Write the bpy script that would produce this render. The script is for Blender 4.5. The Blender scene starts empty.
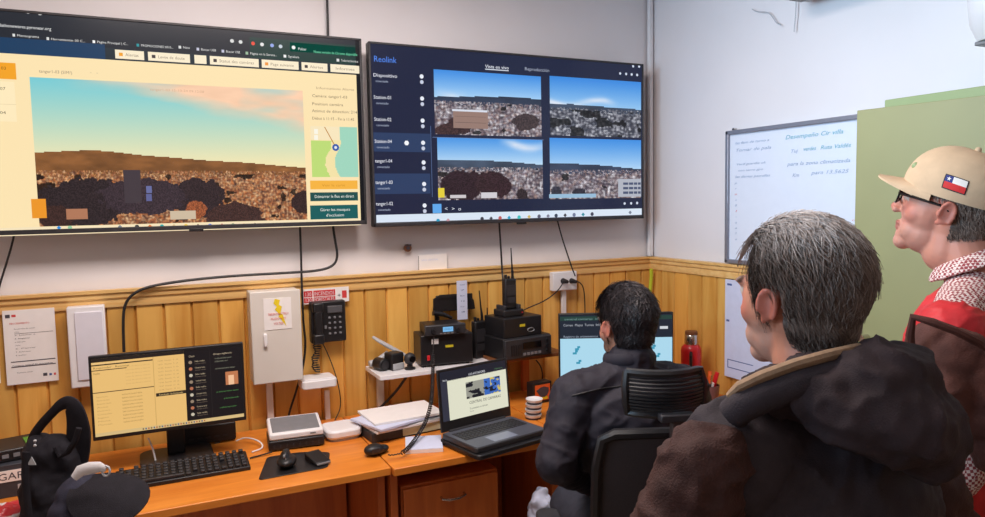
import bpy, bmesh, math, random
import numpy as np
from mathutils import Vector, Matrix, noise as mnoise
from mathutils.bvhtree import BVHTree

SC = bpy.context.scene
COL = SC.collection
PI = math.pi
# ------------------------------------------------------------------ camera
FPX, YAW, PITCH, ROLL = 720.0, 0.45374, 0.079258, 0.01778
CAMZ = 1.65
FW = Vector((math.sin(YAW)*math.cos(PITCH), math.cos(YAW)*math.cos(PITCH), -math.sin(PITCH)))
RT0 = Vector((math.cos(YAW), -math.sin(YAW), 0)); DN0 = FW.cross(RT0)
RT = RT0*math.cos(ROLL) + DN0*math.sin(ROLL)
DN = -RT0*math.sin(ROLL) + DN0*math.cos(ROLL)
cam_data = bpy.data.cameras.new('camera'); cam = bpy.data.objects.new('camera', cam_data); COL.objects.link(cam)
cam_data.sensor_width = 36.0; cam_data.lens = FPX/985*36.0; cam_data.clip_start = 0.02
cam.matrix_world = Matrix(((RT.x, -DN.x, -FW.x, 0), (RT.y, -DN.y, -FW.y, 0), (RT.z, -DN.z, -FW.z, CAMZ), (0, 0, 0, 1)))
SC.camera = cam
# ------------------------------------------------------------------ world, lights, exposure
w = bpy.data.worlds.new('world'); SC.world = w; w.use_nodes = True
w.node_tree.nodes['Background'].inputs[0].default_value = (0.75, 0.8, 0.9, 1)
w.node_tree.nodes['Background'].inputs[1].default_value = 0.15
SC.view_settings.view_transform = 'Standard'; SC.view_settings.look = 'None'
SC.view_settings.gamma = 1.0; SC.view_settings.exposure = 0.0
SC.view_settings.use_curve_mapping = False

def area(name, loc, target, sx, sy, power, col, spread=180):
    d = bpy.data.lights.new(name, 'AREA'); d.shape = 'RECTANGLE'; d.size = sx; d.size_y = sy
    d.energy = power; d.color = col; d.spread = math.radians(spread)
    o = bpy.data.objects.new(name, d); COL.objects.link(o); o.location = loc
    o.rotation_euler = (Vector(target)-Vector(loc)).to_track_quat('-Z', 'Y').to_euler()
    return o
area('ceiling_light', (0.45, 1.85, 2.72), (0.45, 1.85, 0), 1.3, 0.5, 50, (1.0, 0.87, 0.81))
area('ceiling_light', (0.6, -0.4, 2.72), (0.6, -0.4, 0), 1.3, 0.5, 4, (1.0, 0.9, 0.85))
area('window_light', (-1.4, 1.5, 2.2), (2.38, 1.5, 2.2), 1.2, 0.9, 13.5, (0.5, 0.76, 1.0), 60)

# ------------------------------------------------------------------ photo rays -> points on the real planes of the room
def ray(u, v): return FW*FPX + RT*(u-492.5) + DN*(v-258.5)
CAM = Vector((0, 0, CAMZ))
def ony(u, v, y): d = ray(u, v); return CAM + d*(y/d.y)
def onx(u, v, x): d = ray(u, v); return CAM + d*(x/d.x)
def onz(u, v, z): d = ray(u, v); return CAM + d*((z-CAMZ)/d.z)
def W(u, v, dep): return CAM + ray(u, v)*(dep/FPX)
WALLY, WALLX, DESK = 3.0, 2.38, 0.75

# ------------------------------------------------------------------ materials
def lin(c):
    return tuple((x/255/12.92 if x/255 <= 0.04045 else ((x/255+0.055)/1.055)**2.4) for x in c)
def _nt(name):
    m = bpy.data.materials.new(name); m.use_nodes = True
    nt = m.node_tree; return m, nt, nt.nodes['Principled BSDF']
def mat(name, rgb, rough=0.5, metal=0.0, var=0.08, scale=30, bump=0.0, spec=0.5, bscale=None, trans=0.0):
    m, nt, b = _nt(name); c = lin(rgb)
    tc = nt.nodes.new('ShaderNodeTexCoord'); n = nt.nodes.new('ShaderNodeTexNoise')
    n.inputs['Scale'].default_value = scale; n.inputs['Detail'].default_value = 4
    nt.links.new(tc.outputs['Object'], n.inputs['Vector'])
    r = nt.nodes.new('ShaderNodeValToRGB')
    r.color_ramp.elements[0].position = 0.3; r.color_ramp.elements[1].position = 0.7
    r.color_ramp.elements[0].color = tuple(x*(1-var) for x in c)+(1,)
    r.color_ramp.elements[1].color = tuple(min(1, x*(1+var)) for x in c)+(1,)
    nt.links.new(n.outputs['Fac'], r.inputs['Fac']); nt.links.new(r.outputs['Color'], b.inputs['Base Color'])
    b.inputs['Roughness'].default_value = rough; b.inputs['Metallic'].default_value = metal
    b.inputs['Specular IOR Level'].default_value = spec
    if trans: b.inputs['Transmission Weight'].default_value = trans
    if bump:
        n2 = nt.nodes.new('ShaderNodeTexNoise'); n2.inputs['Scale'].default_value = bscale or scale*4; n2.inputs['Detail'].default_value = 3
        nt.links.new(tc.outputs['Object'], n2.inputs['Vector'])
        bp = nt.nodes.new('ShaderNodeBump'); bp.inputs['Strength'].default_value = bump; bp.inputs['Distance'].default_value = 0.004
        nt.links.new(n2.outputs['Fac'], bp.inputs['Height']); nt.links.new(bp.outputs['Normal'], b.inputs['Normal'])
    return m
def attr_mat(name, rough=0.5, spec=0.3, bump=0.0, bscale=200, emit=False, sheen=0.0, sss=0.0):
    m, nt, b = _nt(name)
    a = nt.nodes.new('ShaderNodeAttribute'); a.attribute_name = 'tint'
    if emit:
        b.inputs['Base Color'].default_value = (0.004, 0.004, 0.005, 1)
        nt.links.new(a.outputs['Color'], b.inputs['Emission Color']); b.inputs['Emission Strength'].default_value = 1.0
    else:
        nt.links.new(a.outputs['Color'], b.inputs['Base Color'])
    b.inputs['Roughness'].default_value = rough; b.inputs['Specular IOR Level'].default_value = spec
    b.inputs['Sheen Weight'].default_value = sheen
    if sss:
        b.inputs['Subsurface Weight'].default_value = sss; b.inputs['Subsurface Radius'].default_value = (0.012, 0.005, 0.003)
    if bump:
        tc = nt.nodes.new('ShaderNodeTexCoord'); n2 = nt.nodes.new('ShaderNodeTexNoise'); n2.inputs['Scale'].default_value = bscale
        nt.links.new(tc.outputs['Object'], n2.inputs['Vector'])
        bp = nt.nodes.new('ShaderNodeBump'); bp.inputs['Strength'].default_value = bump; bp.inputs['Distance'].default_value = 0.003
        nt.links.new(n2.outputs['Fac'], bp.inputs['Height']); nt.links.new(bp.outputs['Normal'], b.inputs['Normal'])
    return m
def wood(name, c0, c1, grain=(14, 14, 1.2), rough=0.4, knots=False, attr=False, coat=0.0):
    m, nt, b = _nt(name)
    tc = nt.nodes.new('ShaderNodeTexCoord'); mp = nt.nodes.new('ShaderNodeMapping')
    mp.inputs['Scale'].default_value = grain
    nt.links.new(tc.outputs['Object'], mp.inputs['Vector'])
    vec = mp.outputs['Vector']
    if attr:
        a = nt.nodes.new('ShaderNodeAttribute'); a.attribute_name = 'tint'
        ad = nt.nodes.new('ShaderNodeVectorMath'); ad.operation = 'MULTIPLY_ADD'
        ad.inputs[1].default_value = (9, 9, 9)
        nt.links.new(a.outputs['Vector'], ad.inputs[0]); nt.links.new(vec, ad.inputs[2]); vec = ad.outputs[0]
    n = nt.nodes.new('ShaderNodeTexNoise'); n.inputs['Scale'].default_value = 1.6; n.inputs['Detail'].default_value = 8; n.inputs['Distortion'].default_value = 0.7
    nt.links.new(vec, n.inputs['Vector'])
    r = nt.nodes.new('ShaderNodeValToRGB')
    r.color_ramp.elements[0].position = 0.28; r.color_ramp.elements[1].position = 0.72
    r.color_ramp.elements[0].color = lin(c0)+(1,); r.color_ramp.elements[1].color = lin(c1)+(1,)
    nt.links.new(n.outputs['Fac'], r.inputs['Fac']); out = r.outputs['Color']
    if knots:
        mp2 = nt.nodes.new('ShaderNodeMapping'); mp2.inputs['Scale'].default_value = (9, 9, 3.2)
        nt.links.new(tc.outputs['Object'], mp2.inputs['Vector'])
        v2 = mp2.outputs['Vector']
        if attr:
            ad2 = nt.nodes.new('ShaderNodeVectorMath'); ad2.operation = 'MULTIPLY_ADD'; ad2.inputs[1].default_value = (5, 5, 7)
            nt.links.new(a.outputs['Vector'], ad2.inputs[0]); nt.links.new(v2, ad2.inputs[2]); v2 = ad2.outputs[0]
        vo = nt.nodes.new('ShaderNodeTexVoronoi'); vo.inputs['Scale'].default_value = 0.55
        nt.links.new(v2, vo.inputs['Vector'])
        r2 = nt.nodes.new('ShaderNodeValToRGB'); r2.color_ramp.elements[0].position = 0.03; r2.color_ramp.elements[1].position = 0.17
        r2.color_ramp.elements[0].color = (0.32, 0.22, 0.16, 1); r2.color_ramp.elements[1].color = (1, 1, 1, 1)
        nt.links.new(vo.outputs['Distance'], r2.inputs['Fac'])
        mx = nt.nodes.new('ShaderNodeMix'); mx.data_type = 'RGBA'; mx.blend_type = 'MULTIPLY'; mx.inputs[0].default_value = 0.6
        nt.links.new(out, mx.inputs[6]); nt.links.new(r2.outputs['Color'], mx.inputs[7]); out = mx.outputs[2]
    if attr:
        sp = nt.nodes.new('ShaderNodeSeparateColor'); nt.links.new(a.outputs['Color'], sp.inputs[0])
        mr = nt.nodes.new('ShaderNodeMapRange'); mr.inputs[3].default_value = 0.8; mr.inputs[4].default_value = 1.12
        nt.links.new(sp.outputs[0], mr.inputs[0])
        vm = nt.nodes.new('ShaderNodeVectorMath'); vm.operation = 'SCALE'
        nt.links.new(out, vm.inputs[0]); nt.links.new(mr.outputs[0], vm.inputs[3]); out = vm.outputs[0]
    nt.links.new(out, b.inputs['Base Color']); b.inputs['Roughness'].default_value = rough
    b.inputs['Coat Weight'].default_value = coat; b.inputs['Coat Roughness'].default_value = 0.25
    return m

M = {}
M['paint'] = mat('wall_paint', (226, 222, 224), 0.7, var=0.02, scale=3, bump=0.03, bscale=60)
M['ceil'] = mat('ceiling_paint', (232, 230, 228), 0.8, var=0.02, scale=3)
M['floor'] = mat('floor_tile', (150, 132, 112), 0.4, var=0.1, scale=5)
M['pine'] = wood('pine_boards', (208, 146, 62), (240, 190, 102), (10, 10, 0.9), 0.38, True, True, 0.15)
M['rail'] = wood('pine_rail', (226, 176, 104), (246, 208, 140), (1.0, 14, 22), 0.35)
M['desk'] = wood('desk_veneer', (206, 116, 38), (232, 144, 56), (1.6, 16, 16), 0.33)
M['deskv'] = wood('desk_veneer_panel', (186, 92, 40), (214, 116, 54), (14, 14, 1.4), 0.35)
M['black'] = mat('black_plastic', (26, 25, 28), 0.42, var=0.15, scale=60, bump=0.05)
M['black2'] = mat('charcoal_plastic', (44, 43, 47), 0.5, var=0.12, scale=60)
M['gloss'] = mat('glossy_black', (14, 14, 17), 0.18, var=0.1)
M['white'] = mat('white_plastic', (232, 230, 232), 0.35, var=0.02)
M['offw'] = mat('cream_metal', (216, 210, 202), 0.42, var=0.03, scale=8)
M['grey'] = mat('grey_plastic', (120, 120, 124), 0.45, var=0.06)
M['lgrey'] = mat('light_grey', (176, 178, 182), 0.4, var=0.04)
M['steel'] = mat('brushed_steel', (196, 190, 184), 0.25, metal=1.0, var=0.08, scale=80)
M['paper'] = mat('paper', (236, 232, 230), 0.7, var=0.02)
M['bpaper'] = mat('bluish_paper', (206, 212, 236), 0.6, var=0.03)
M['red'] = mat('red_enamel', (206, 34, 40), 0.3, var=0.05)
M['ink'] = mat('dark_ink', (70, 66, 76), 0.7, var=0.05)
M['rink'] = mat('red_ink', (206, 60, 62), 0.7, var=0.05)
M['bink'] = mat('blue_ink', (74, 96, 150), 0.7, var=0.05)
M['tink'] = mat('teal_marker', (104, 176, 190), 0.5, var=0.1)
M['gink'] = mat('grey_blue_marker', (152, 174, 202), 0.5, var=0.1)
M['yellow'] = mat('yellow', (232, 206, 36), 0.5, var=0.05)
M['lime'] = mat('lime_plastic', (196, 214, 60), 0.4, var=0.05)
M['orange'] = mat('orange', (230, 100, 40), 0.5, var=0.05)
M['green'] = mat('green_paint', (146, 146, 100), 0.5, var=0.05, scale=4)
M['green2'] = mat('green_paint_pale', (150, 166, 118), 0.5, var=0.05, scale=4)
M['cable'] = mat('black_cable', (30, 28, 30), 0.5, var=0.1)
M['board'] = mat('whiteboard', (222, 230, 244), 0.25, var=0.01)
M['alu'] = mat('aluminium', (150, 152, 164), 0.4, metal=0.6, var=0.05)
M['screen'] = attr_mat('lit_screen', 0.22, 0.25, emit=True)
M['yellowled'] = mat('yellow_label', (206, 190, 40), 0.5)
M['brown'] = mat('brown_wood', (120, 74, 42), 0.5, var=0.15)

# ------------------------------------------------------------------ mesh builder
ROOTS = {}
class MB:
    def __init__(s): s.V = []; s.F = []; s.M = []; s.C = []
    def add(s, vs, fs, mi=0, col=None):
        o = len(s.V); s.V.extend([tuple(v) for v in vs])
        for f in fs: s.F.append(tuple(i+o for i in f)); s.M.append(mi); s.C.append(col)
        return s
    def box(s, c, d, rot=None, mi=0, col=None):
        vs = []
        for z in (-1, 1):
            for y in (-1, 1):
                for x in (-1, 1):
                    p = Vector((x*d[0]/2, y*d[1]/2, z*d[2]/2))
                    if rot is not None: p = rot @ p
                    vs.append(Vector(c)+p)
        return s.add(vs, [(0, 2, 3, 1), (4, 5, 7, 6), (0, 1, 5, 4), (2, 6, 7, 3), (0, 4, 6, 2), (1, 3, 7, 5)], mi, col)
    def hexa(s, bot, top, mi=0):
        n = len(bot); vs = list(bot)+list(top)
        fs = [tuple(range(n-1, -1, -1)), tuple(range(n, 2*n))] + [(i, (i+1) % n, n+(i+1) % n, n+i) for i in range(n)]
        return s.add(vs, fs, mi)
    def prism(s, poly, h0, h1, X=(1, 0, 0), Y=(0, 1, 0), O=(0, 0, 0), mi=0):
        X = Vector(X); Y = Vector(Y); Z = X.cross(Y); O = Vector(O)
        return s.hexa([O+X*a+Y*b+Z*h0 for a, b in poly], [O+X*a+Y*b+Z*h1 for a, b in poly], mi)
    def tube(s, pts, r, n=8, mi=0, caps=True, col=None, flat=1.0, up=None):
        P = [Vector(p) for p in pts]; R = r if isinstance(r, (list, tuple)) else [r]*len(P)
        T = [(P[min(i+1, len(P)-1)]-P[max(i-1, 0)]).normalized() for i in range(len(P))]
        u = Vector(up) if up else (Vector((0, 0, 1)) if abs(T[0].z) < 0.9 else Vector((1, 0, 0)))
        vs = []
        for i, p in enumerate(P):
            a = (u - T[i]*u.dot(T[i]))
            a = a.normalized() if a.length > 1e-6 else T[i].orthogonal().normalized()
            u = a; b = T[i].cross(a)
            for k in range(n):
                t = 2*PI*k/n; vs.append(p + a*(math.cos(t)*R[i]*flat) + b*(math.sin(t)*R[i]))
        fs = []
        for i in range(len(P)-1):
            for k in range(n):
                k2 = (k+1) % n; fs.append((i*n+k, i*n+k2, (i+1)*n+k2, (i+1)*n+k))
        if caps: fs.append(tuple(range(n-1, -1, -1))); fs.append(tuple(range((len(P)-1)*n, len(P)*n)))
        return s.add(vs, fs, mi, col)
    def cyl(s, p0, p1, r0, r1=None, n=16, mi=0, col=None): return s.tube([p0, p1], [r0, r0 if r1 is None else r1], n, mi, col=col)
    def lathe(s, prof, c=(0, 0, 0), n=24, mi=0):
        vs = []; fs = []; c = Vector(c)
        for r, z in prof:
            for k in range(n):
                t = 2*PI*k/n; vs.append(c+Vector((r*math.cos(t), r*math.sin(t), z)))
        for i in range(len(prof)-1):
            for k in range(n):
                k2 = (k+1) % n; fs.append((i*n+k, i*n+k2, (i+1)*n+k2, (i+1)*n+k))
        fs.append(tuple(range(n-1, -1, -1))); fs.append(tuple(range((len(prof)-1)*n, len(prof)*n)))
        return s.add(vs, fs, mi)
    def ell(s, c, r, rot=None, nu=20, nv=12, mi=0, col=None):
        if not isinstance(r, (tuple, list)): r = (r, r, r)
        vs = []; fs = []; c = Vector(c)
        for j in range(1, nv):
            ph = PI*j/nv
            for i in range(nu):
                t = 2*PI*i/nu
                p = Vector((r[0]*math.sin(ph)*math.cos(t), r[1]*math.sin(ph)*math.sin(t), r[2]*math.cos(ph)))
                if rot is not None: p = rot @ p
                vs.append(c+p)
        zt = Vector((0, 0, r[2]))
        if rot is not None: zt = rot @ zt
        vs.append(c+zt); vs.append(c-zt); t_, b_ = len(vs)-2, len(vs)-1
        for j in range(nv-2):
            for i in range(nu):
                i2 = (i+1) % nu; fs.append((j*nu+i, (j+1)*nu+i, (j+1)*nu+i2, j*nu+i2))
        for i in range(nu):
            i2 = (i+1) % nu; fs.append((t_, i, i2)); fs.append((b_, (nv-2)*nu+i2, (nv-2)*nu+i))
        return s.add(vs, fs, mi, col)
    def cap(s, p0, p1, r0, r1):
        p0 = Vector(p0); p1 = Vector(p1)
        s.cyl(p0, p1, r0, r1, 18); s.ell(p0, r0, nu=18, nv=12); s.ell(p1, r1, nu=18, nv=12); return s
    def chain(s, pts, rs):
        for i in range(len(pts)-1): s.cap(pts[i], pts[i+1], rs[i], rs[i+1])
        return s
    def rbox(s, c, d, r, seg=4, mi=0):
        """box with rounded vertical corners"""
        poly = []
        for cx, cy, a0 in ((1, 1, 0), (-1, 1, 90), (-1, -1, 180), (1, -1, 270)):
            for k in range(seg+1):
                a = math.radians(a0+90*k/seg); poly.append((cx*(d[0]/2-r)+r*math.cos(a), cy*(d[1]/2-r)+r*math.sin(a)))
        return s.prism(poly, -d[2]/2, d[2]/2, O=c, mi=mi)
    def xf(s, mtx): s.V = [tuple(mtx @ Vector(v)) for v in s.V]; return s
    def mesh(s, name, mats, smooth=True, angle=38):
        me = bpy.data.meshes.new(name); me.from_pydata(s.V, [], s.F); me.update()
        for m in (mats if isinstance(mats, (list, tuple)) else [mats]): me.materials.append(m)
        me.polygons.foreach_set('material_index', s.M)
        if any(c is not None for c in s.C):
            at = me.attributes.new('tint', 'FLOAT_COLOR', 'FACE')
            arr = np.ones((len(s.F), 4), np.float32)
            for i, c in enumerate(s.C):
                if c is not None: arr[i, :3] = c[:3]
            at.data.foreach_set('color', arr.ravel())
        if smooth:
            me.polygons.foreach_set('use_smooth', [True]*len(me.polygons)); me.set_sharp_from_angle(angle=math.radians(angle))
        return me
    def build(s, name, mats, parent=None, world=False, bevel=0.0, smooth=True, vcol=None, angle=38, subs=0):
        if parent is not None:
            if world: s.xf(ROOTS[parent.name].inverted())
            loc = None
        else:
            A = np.array(s.V); loc = ((A[:, 0].min()+A[:, 0].max())/2, (A[:, 1].min()+A[:, 1].max())/2, A[:, 2].min())
            s.V = [tuple(v) for v in (A-np.array(loc))]
        me = s.mesh(name, mats, smooth, angle)
        if vcol is not None:
            at = me.attributes.new('tint', 'FLOAT_COLOR', 'POINT')
            arr = np.ones((len(s.V), 4), np.float32); arr[:, :3] = vcol; at.data.foreach_set('color', arr.ravel())
        o = bpy.data.objects.new(name, me); COL.objects.link(o)
        if parent is not None: o.parent = parent
        else: o.location = loc
        if parent is not None: ROOTS[o.name] = ROOTS[parent.name]
        else: ROOTS[o.name] = Matrix.Translation(loc)
        if bevel:
            b = o.modifiers.new('bevel', 'BEVEL'); b.width = bevel; b.segments = 2; b.limit_method = 'ANGLE'; b.angle_limit = math.radians(40)
        if subs:
            b = o.modifiers.new('sub', 'SUBSURF'); b.levels = subs; b.render_levels = subs
        return o

def tag(o, label, cat, group=None, kind=None):
    o['label'] = label; o['category'] = cat
    if group: o['group'] = group
    if kind: o['kind'] = kind
    return o
def thing(name, label, cat, loc, rz=0.0, group=None):
    o = bpy.data.objects.new(name, None); COL.objects.link(o); o.location = loc; o.rotation_euler = (0, 0, rz)
    o.empty_display_size = 0.05
    ROOTS[o.name] = Matrix.Translation(loc) @ Matrix.Rotation(rz, 4, 'Z')
    return tag(o, label, cat, group)
def struct(o): o['kind'] = 'structure'; return o
def copy_tree(o, parent=None):
    c = o.copy(); COL.objects.link(c)
    if parent: c.parent = parent
    for ch in list(o.children): copy_tree(ch, c)
    return c

_fc = bpy.data.curves.new('glyphs', 'FONT'); _fo = bpy.data.objects.new('glyphs', _fc); COL.objects.link(_fo)
def glyphs(body, shear=0.0):
    """flat letter outlines, cap height about 0.7, baseline at y=0"""
    _fc.body = body; _fc.size = 1.0; _fc.shear = shear; _fc.resolution_u = 2
    bpy.context.view_layer.update()
    dg = bpy.context.evaluated_depsgraph_get()
    me = bpy.data.meshes.new_from_object(_fo.evaluated_get(dg), depsgraph=dg)
    V = [(v.co.x, v.co.y) for v in me.vertices]; F = [tuple(p.vertices) for p in me.polygons]
    bpy.data.meshes.remove(me); return V, F
def letters(mb, body, O, X, Y, h, width=None, mi=0, col=None, shear=0.0):
    V, F = glyphs(body, shear)
    if not V: return mb
    sy = h/0.7; wmax = max(v[0] for v in V); sx = (width/wmax) if width else sy
    O = Vector(O); X = Vector(X); Y = Vector(Y)
    return mb.add([O + X*(a*sx) + Y*(b*sy) for a, b in V], F, mi, col)

# ------------------------------------------------------------------ lit screens: flat pictures made of coloured faces
class Screen:
    def __init__(s, O, S, T):
        s.O = Vector(O); s.S = Vector(S).normalized(); s.T = Vector(T).normalized(); s.N = s.S.cross(s.T); s.mb = MB(); s.k = 0
    def st(s, u, v):
        d = ray(u, v); t = (s.O-CAM).dot(s.N)/d.dot(s.N); p = CAM+d*t-s.O
        return p.dot(s.S), p.dot(s.T)
    def P(s, a, b, lay): return s.O + s.S*a + s.T*b + s.N*(0.0002+0.00025*lay)
    def quad(s, pts, col, lay=1): s.mb.add([s.P(a, b, lay) for a, b in pts], [tuple(range(len(pts)))], 0, lin(col)); return s
    def rect(s, u0, v0, u1, v1, col, lay=1):
        a, b = s.st(u0, v0); c, d = s.st(u1, v1); return s.quad([(a, d), (c, d), (c, b), (a, b)], col, lay)
    def dot(s, u, v, rpx, col, lay=3, n=10):
        a, b = s.st(u, v); a2, b2 = s.st(u, v+rpx); r = abs(b2-b)
        return s.quad([(a+r*math.cos(2*PI*k/n), b+r*math.sin(2*PI*k/n)) for k in range(n)], col, lay)
    def img(s, arr, u0, v0, u1, v1, lay=1):
        a, b = s.st(u0, v0); c, d = s.st(u1, v1); h, w = arr.shape[:2]
        xs = np.linspace(a, c, w+1); ys = np.linspace(b, d, h+1)
        vs = [s.P(x, y, lay) for y in ys for x in xs]; o = len(s.mb.V); s.mb.V.extend([tuple(v) for v in vs])
        A = np.clip(arr/255.0, 0, 1); A = np.where(A <= 0.04045, A/12.92, ((A+0.055)/1.055)**2.4)
        for j in range(h):
            for i in range(w):
                q = o+j*(w+1)+i; s.mb.F.append((q, q+w+1, q+w+2, q+1)); s.mb.M.append(0); s.mb.C.append(A[j, i])
        return s
    def text(s, body, u, v, hpx, col, u2=None, lay=4):
        a, b = s.st(u, v); a2, b2 = s.st(u, v-hpx); h = abs(b2-b)
        wd = (s.st(u2, v)[0]-a) if u2 else None
        letters(s.mb, body, s.P(a, b, lay), s.S, s.T, h, wd, 0, lin(col)); return s

def vnoise(w, h, sx, sy, rng):
    g = rng.random((int(h/sy)+3, int(w/sx)+3)); y = np.arange(h)/sy; x = np.arange(w)/sx
    yi = y.astype(int); xi = x.astype(int); fy = (y-yi)[:, None]; fx = (x-xi)[None]
    fy = fy*fy*(3-2*fy); fx = fx*fx*(3-2*fx)
    return (g[yi][:, xi]*(1-fy)*(1-fx)+g[yi+1][:, xi]*fy*(1-fx)+g[yi][:, xi+1]*(1-fy)*fx+g[yi+1][:, xi+1]*fy*fx)
def fbm(w, h, s, rng, asp=1.0):
    return (vnoise(w, h, s*asp, s, rng)+0.5*vnoise(w, h, s*asp/2, s/2, rng)+0.25*vnoise(w, h, max(1.01, s*asp/4), max(1.01, s/4), rng))/1.75
def landscape(w, h, seed, hor, sky0, sky1, hill, pal, trees=(), cloud=None, hillh=0.05, dark=0.35, peak=0.25):
    """a camera view of a town under hills: hor = horizon as a share of the height; trees = (cx, cy, rx, ry, colour)"""
    rng = np.random.default_rng(seed); Y, X = np.mgrid[0:h, 0:w]; y = Y/h; x = X/w
    t = np.clip(y/hor, 0, 1)[..., None]; A = np.array(sky0)*(1-t)+np.array(sky1)*t
    if cloud is not None: A = cloud(A, x, y, rng, w, h)
    ridge = hor - hillh*(0.45+0.55*np.cos((x-peak)*2.6))*(0.75+0.35*vnoise(w, h, w/5, h, rng))
    below = y > ridge; hc = np.array(hill)*(0.75+0.5*fbm(w, h, 7, rng, 3))[..., None]
    A = np.where(below[..., None], hc, A)
    d = np.clip((y-hor)/(1-hor), 0, 1)
    pal = np.array(pal); idx = rng.integers(0, len(pal), (h, w))
    big = (vnoise(w, h, 3.2, 2.2, rng)*len(pal)*0.999).astype(int)
    pick = np.where(rng.random((h, w)) < 0.25+0.4*(1-d), idx, big)
    town = pal[pick]*(0.8+0.4*rng.random((h, w)))[..., None]
    tp = np.pad(town, ((1, 1), (1, 1), (0, 0)), mode='edge')
    town = 0.28*town+0.18*(tp[:-2, 1:-1]+tp[2:, 1:-1]+tp[1:-1, :-2]+tp[1:-1, 2:])
    m = (y > hor+0.015) & (rng.random((h, w)) < 0.3+0.7*np.clip(d*5, 0, 1))
    A = np.where(m[..., None], town, A)
    dk = (fbm(w, h, 9, rng, 1.5) < dark) & (y > hor+0.04)
    A = np.where(dk[..., None], A*0.32, A)
    for cx, cy, rx, ry, c in trees:
        e = ((x-cx)/rx)**2+((y-cy)/ry)**2 + 0.9*(fbm(w, h, 6, rng)-0.5)
        A = np.where((e < 0.95)[..., None], np.array(c)*(0.75+0.5*rng.random((h, w)))[..., None], A)
    return A
rnd = random.Random(5)
# ------------------------------------------------------------------ room shell
X0, Y0, ZC = -1.7, -1.6, 2.75
struct(MB().box(((X0+WALLX)/2, WALLY+0.06, ZC/2), (WALLX-X0+0.2, 0.1, ZC)).build('wall_back', M['paint'], smooth=False))
struct(MB().box((WALLX+0.06, (Y0+WALLY)/2, ZC/2), (0.1, WALLY-Y0, ZC)).build('wall_right', M['paint'], smooth=False))
struct(MB().box(((X0+WALLX)/2, Y0-0.05, ZC/2), (WALLX-X0+0.2, 0.1, ZC)).build('wall_front', M['paint'], smooth=False))
struct(MB().box((X0-0.05, (Y0+WALLY)/2, ZC/2), (0.1, WALLY-Y0, ZC)).build('wall_left', M['paint'], smooth=False))
struct(MB().box(((X0+WALLX)/2, (Y0+WALLY)/2, -0.05), (WALLX-X0+0.2, WALLY-Y0+0.2, 0.1)).build('floor', M['floor'], smooth=False))
struct(MB().box(((X0+WALLX)/2, (Y0+WALLY)/2, ZC+0.05), (WALLX-X0+0.2, WALLY-Y0+0.2, 0.1)).build('ceiling', M['ceil'], smooth=False))
RAILT, RAILB = 1.352, 1.285
def boards(name, along, a0, a1, pitch):
    """tongue-and-groove boards under the rail; along: 'x' on the back wall, 'y' on the right wall"""
    mb = MB(); a = a0; T = 0.014
    while a < a1-0.004:
        e = min(a+pitch, a1); c = (rnd.random(), rnd.random(), rnd.random())
        prof = [(a, T-0.011), (a+0.006, T), (e-0.006, T), (e, T-0.011)]
        vs = []
        for p, d in prof:
            for z in (0.0, RAILB+0.01):
                vs.append((p, WALLY+0.01-d, z) if along == 'x' else (WALLX+0.01-d, p, z))
        fs = [(0, 2, 3, 1), (2, 4, 5, 3), (4, 6, 7, 5)]
        if along == 'y': fs = [f[::-1] for f in fs]
        mb.add(vs, fs, 0, c); a = e
    return struct(mb.build(name, M['pine'], smooth=False))
boards('trim_1', 'x', X0, WALLX, 0.098)
boards('trim_2', 'y', Y0, WALLY, 0.098)
prof = [(0, 0), (0.012, 0), (0.016, 0.012), (0.016, 0.03), (0.024, 0.036), (0.026, 0.046), (0.022, 0.052), (0.034, 0.056), (0.036, 0.067), (0, 0.067)]
def rail(name, along):
    mb = MB(); n = len(prof)
    ends = (X0, WALLX) if along == 'x' else (Y0, WALLY)
    rows = [[((e, WALLY-d, RAILB+z) if along == 'x' else (WALLX-d, e, RAILB+z)) for d, z in prof] for e in ends]
    mb.hexa(rows[0], rows[1]); return struct(mb.build(name, M['rail'], angle=20))
rail('trim_3', 'x'); rail('trim_4', 'y')
# white cable duct in the corner above the rail, continued by a lime strip below it
mb = MB().box((WALLX-0.012, WALLY-0.012, (RAILT+ZC)/2), (0.022, 0.022, ZC-RAILT))
tag(mb.build('cable_duct', M['white'], bevel=0.003), 'white plastic cable duct running up the corner beside the right television', 'cable duct')
mb = MB().tube([(WALLX-0.04, WALLY-0.055, RAILB+0.005), (WALLX-0.035, WALLY-0.05, 1.25), (WALLX-0.035, WALLY-0.03, 1.1), (WALLX-0.035, WALLY-0.03, 0.95)], [0.009]*4, 8)
tag(mb.build('cable_sleeve', M['lime']), 'lime green cable sleeve hanging in the corner below the wooden rail', 'cable')

# ------------------------------------------------------------------ desks
def desk(name, label, x0, x1, y0, y1, panels):
    t = thing(name, label, 'desk', ((x0+x1)/2, (y0+y1)/2, 0), 0, 'wooden office desks')
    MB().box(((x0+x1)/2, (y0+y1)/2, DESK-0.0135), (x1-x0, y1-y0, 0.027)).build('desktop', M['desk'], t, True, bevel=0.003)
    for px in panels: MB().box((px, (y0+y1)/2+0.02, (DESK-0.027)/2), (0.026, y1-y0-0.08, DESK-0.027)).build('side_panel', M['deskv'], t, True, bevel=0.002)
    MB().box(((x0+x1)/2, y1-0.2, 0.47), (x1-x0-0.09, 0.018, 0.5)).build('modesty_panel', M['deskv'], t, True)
    return t
pL = onz(395, 471, DESK); SEAM = pL.x
YF = 2.31; YB = 2.975
desk('office_desk', 'orange wooden desk under the monitor and keyboard by the left wall', -0.95, SEAM-0.002, YF, YB, (-0.93, SEAM-0.02))
desk('office_desk', 'orange wooden desk holding the open laptop and paper pile', SEAM+0.002, 1.42, YF-0.02, YB, (SEAM+0.02, 1.40))
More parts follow.
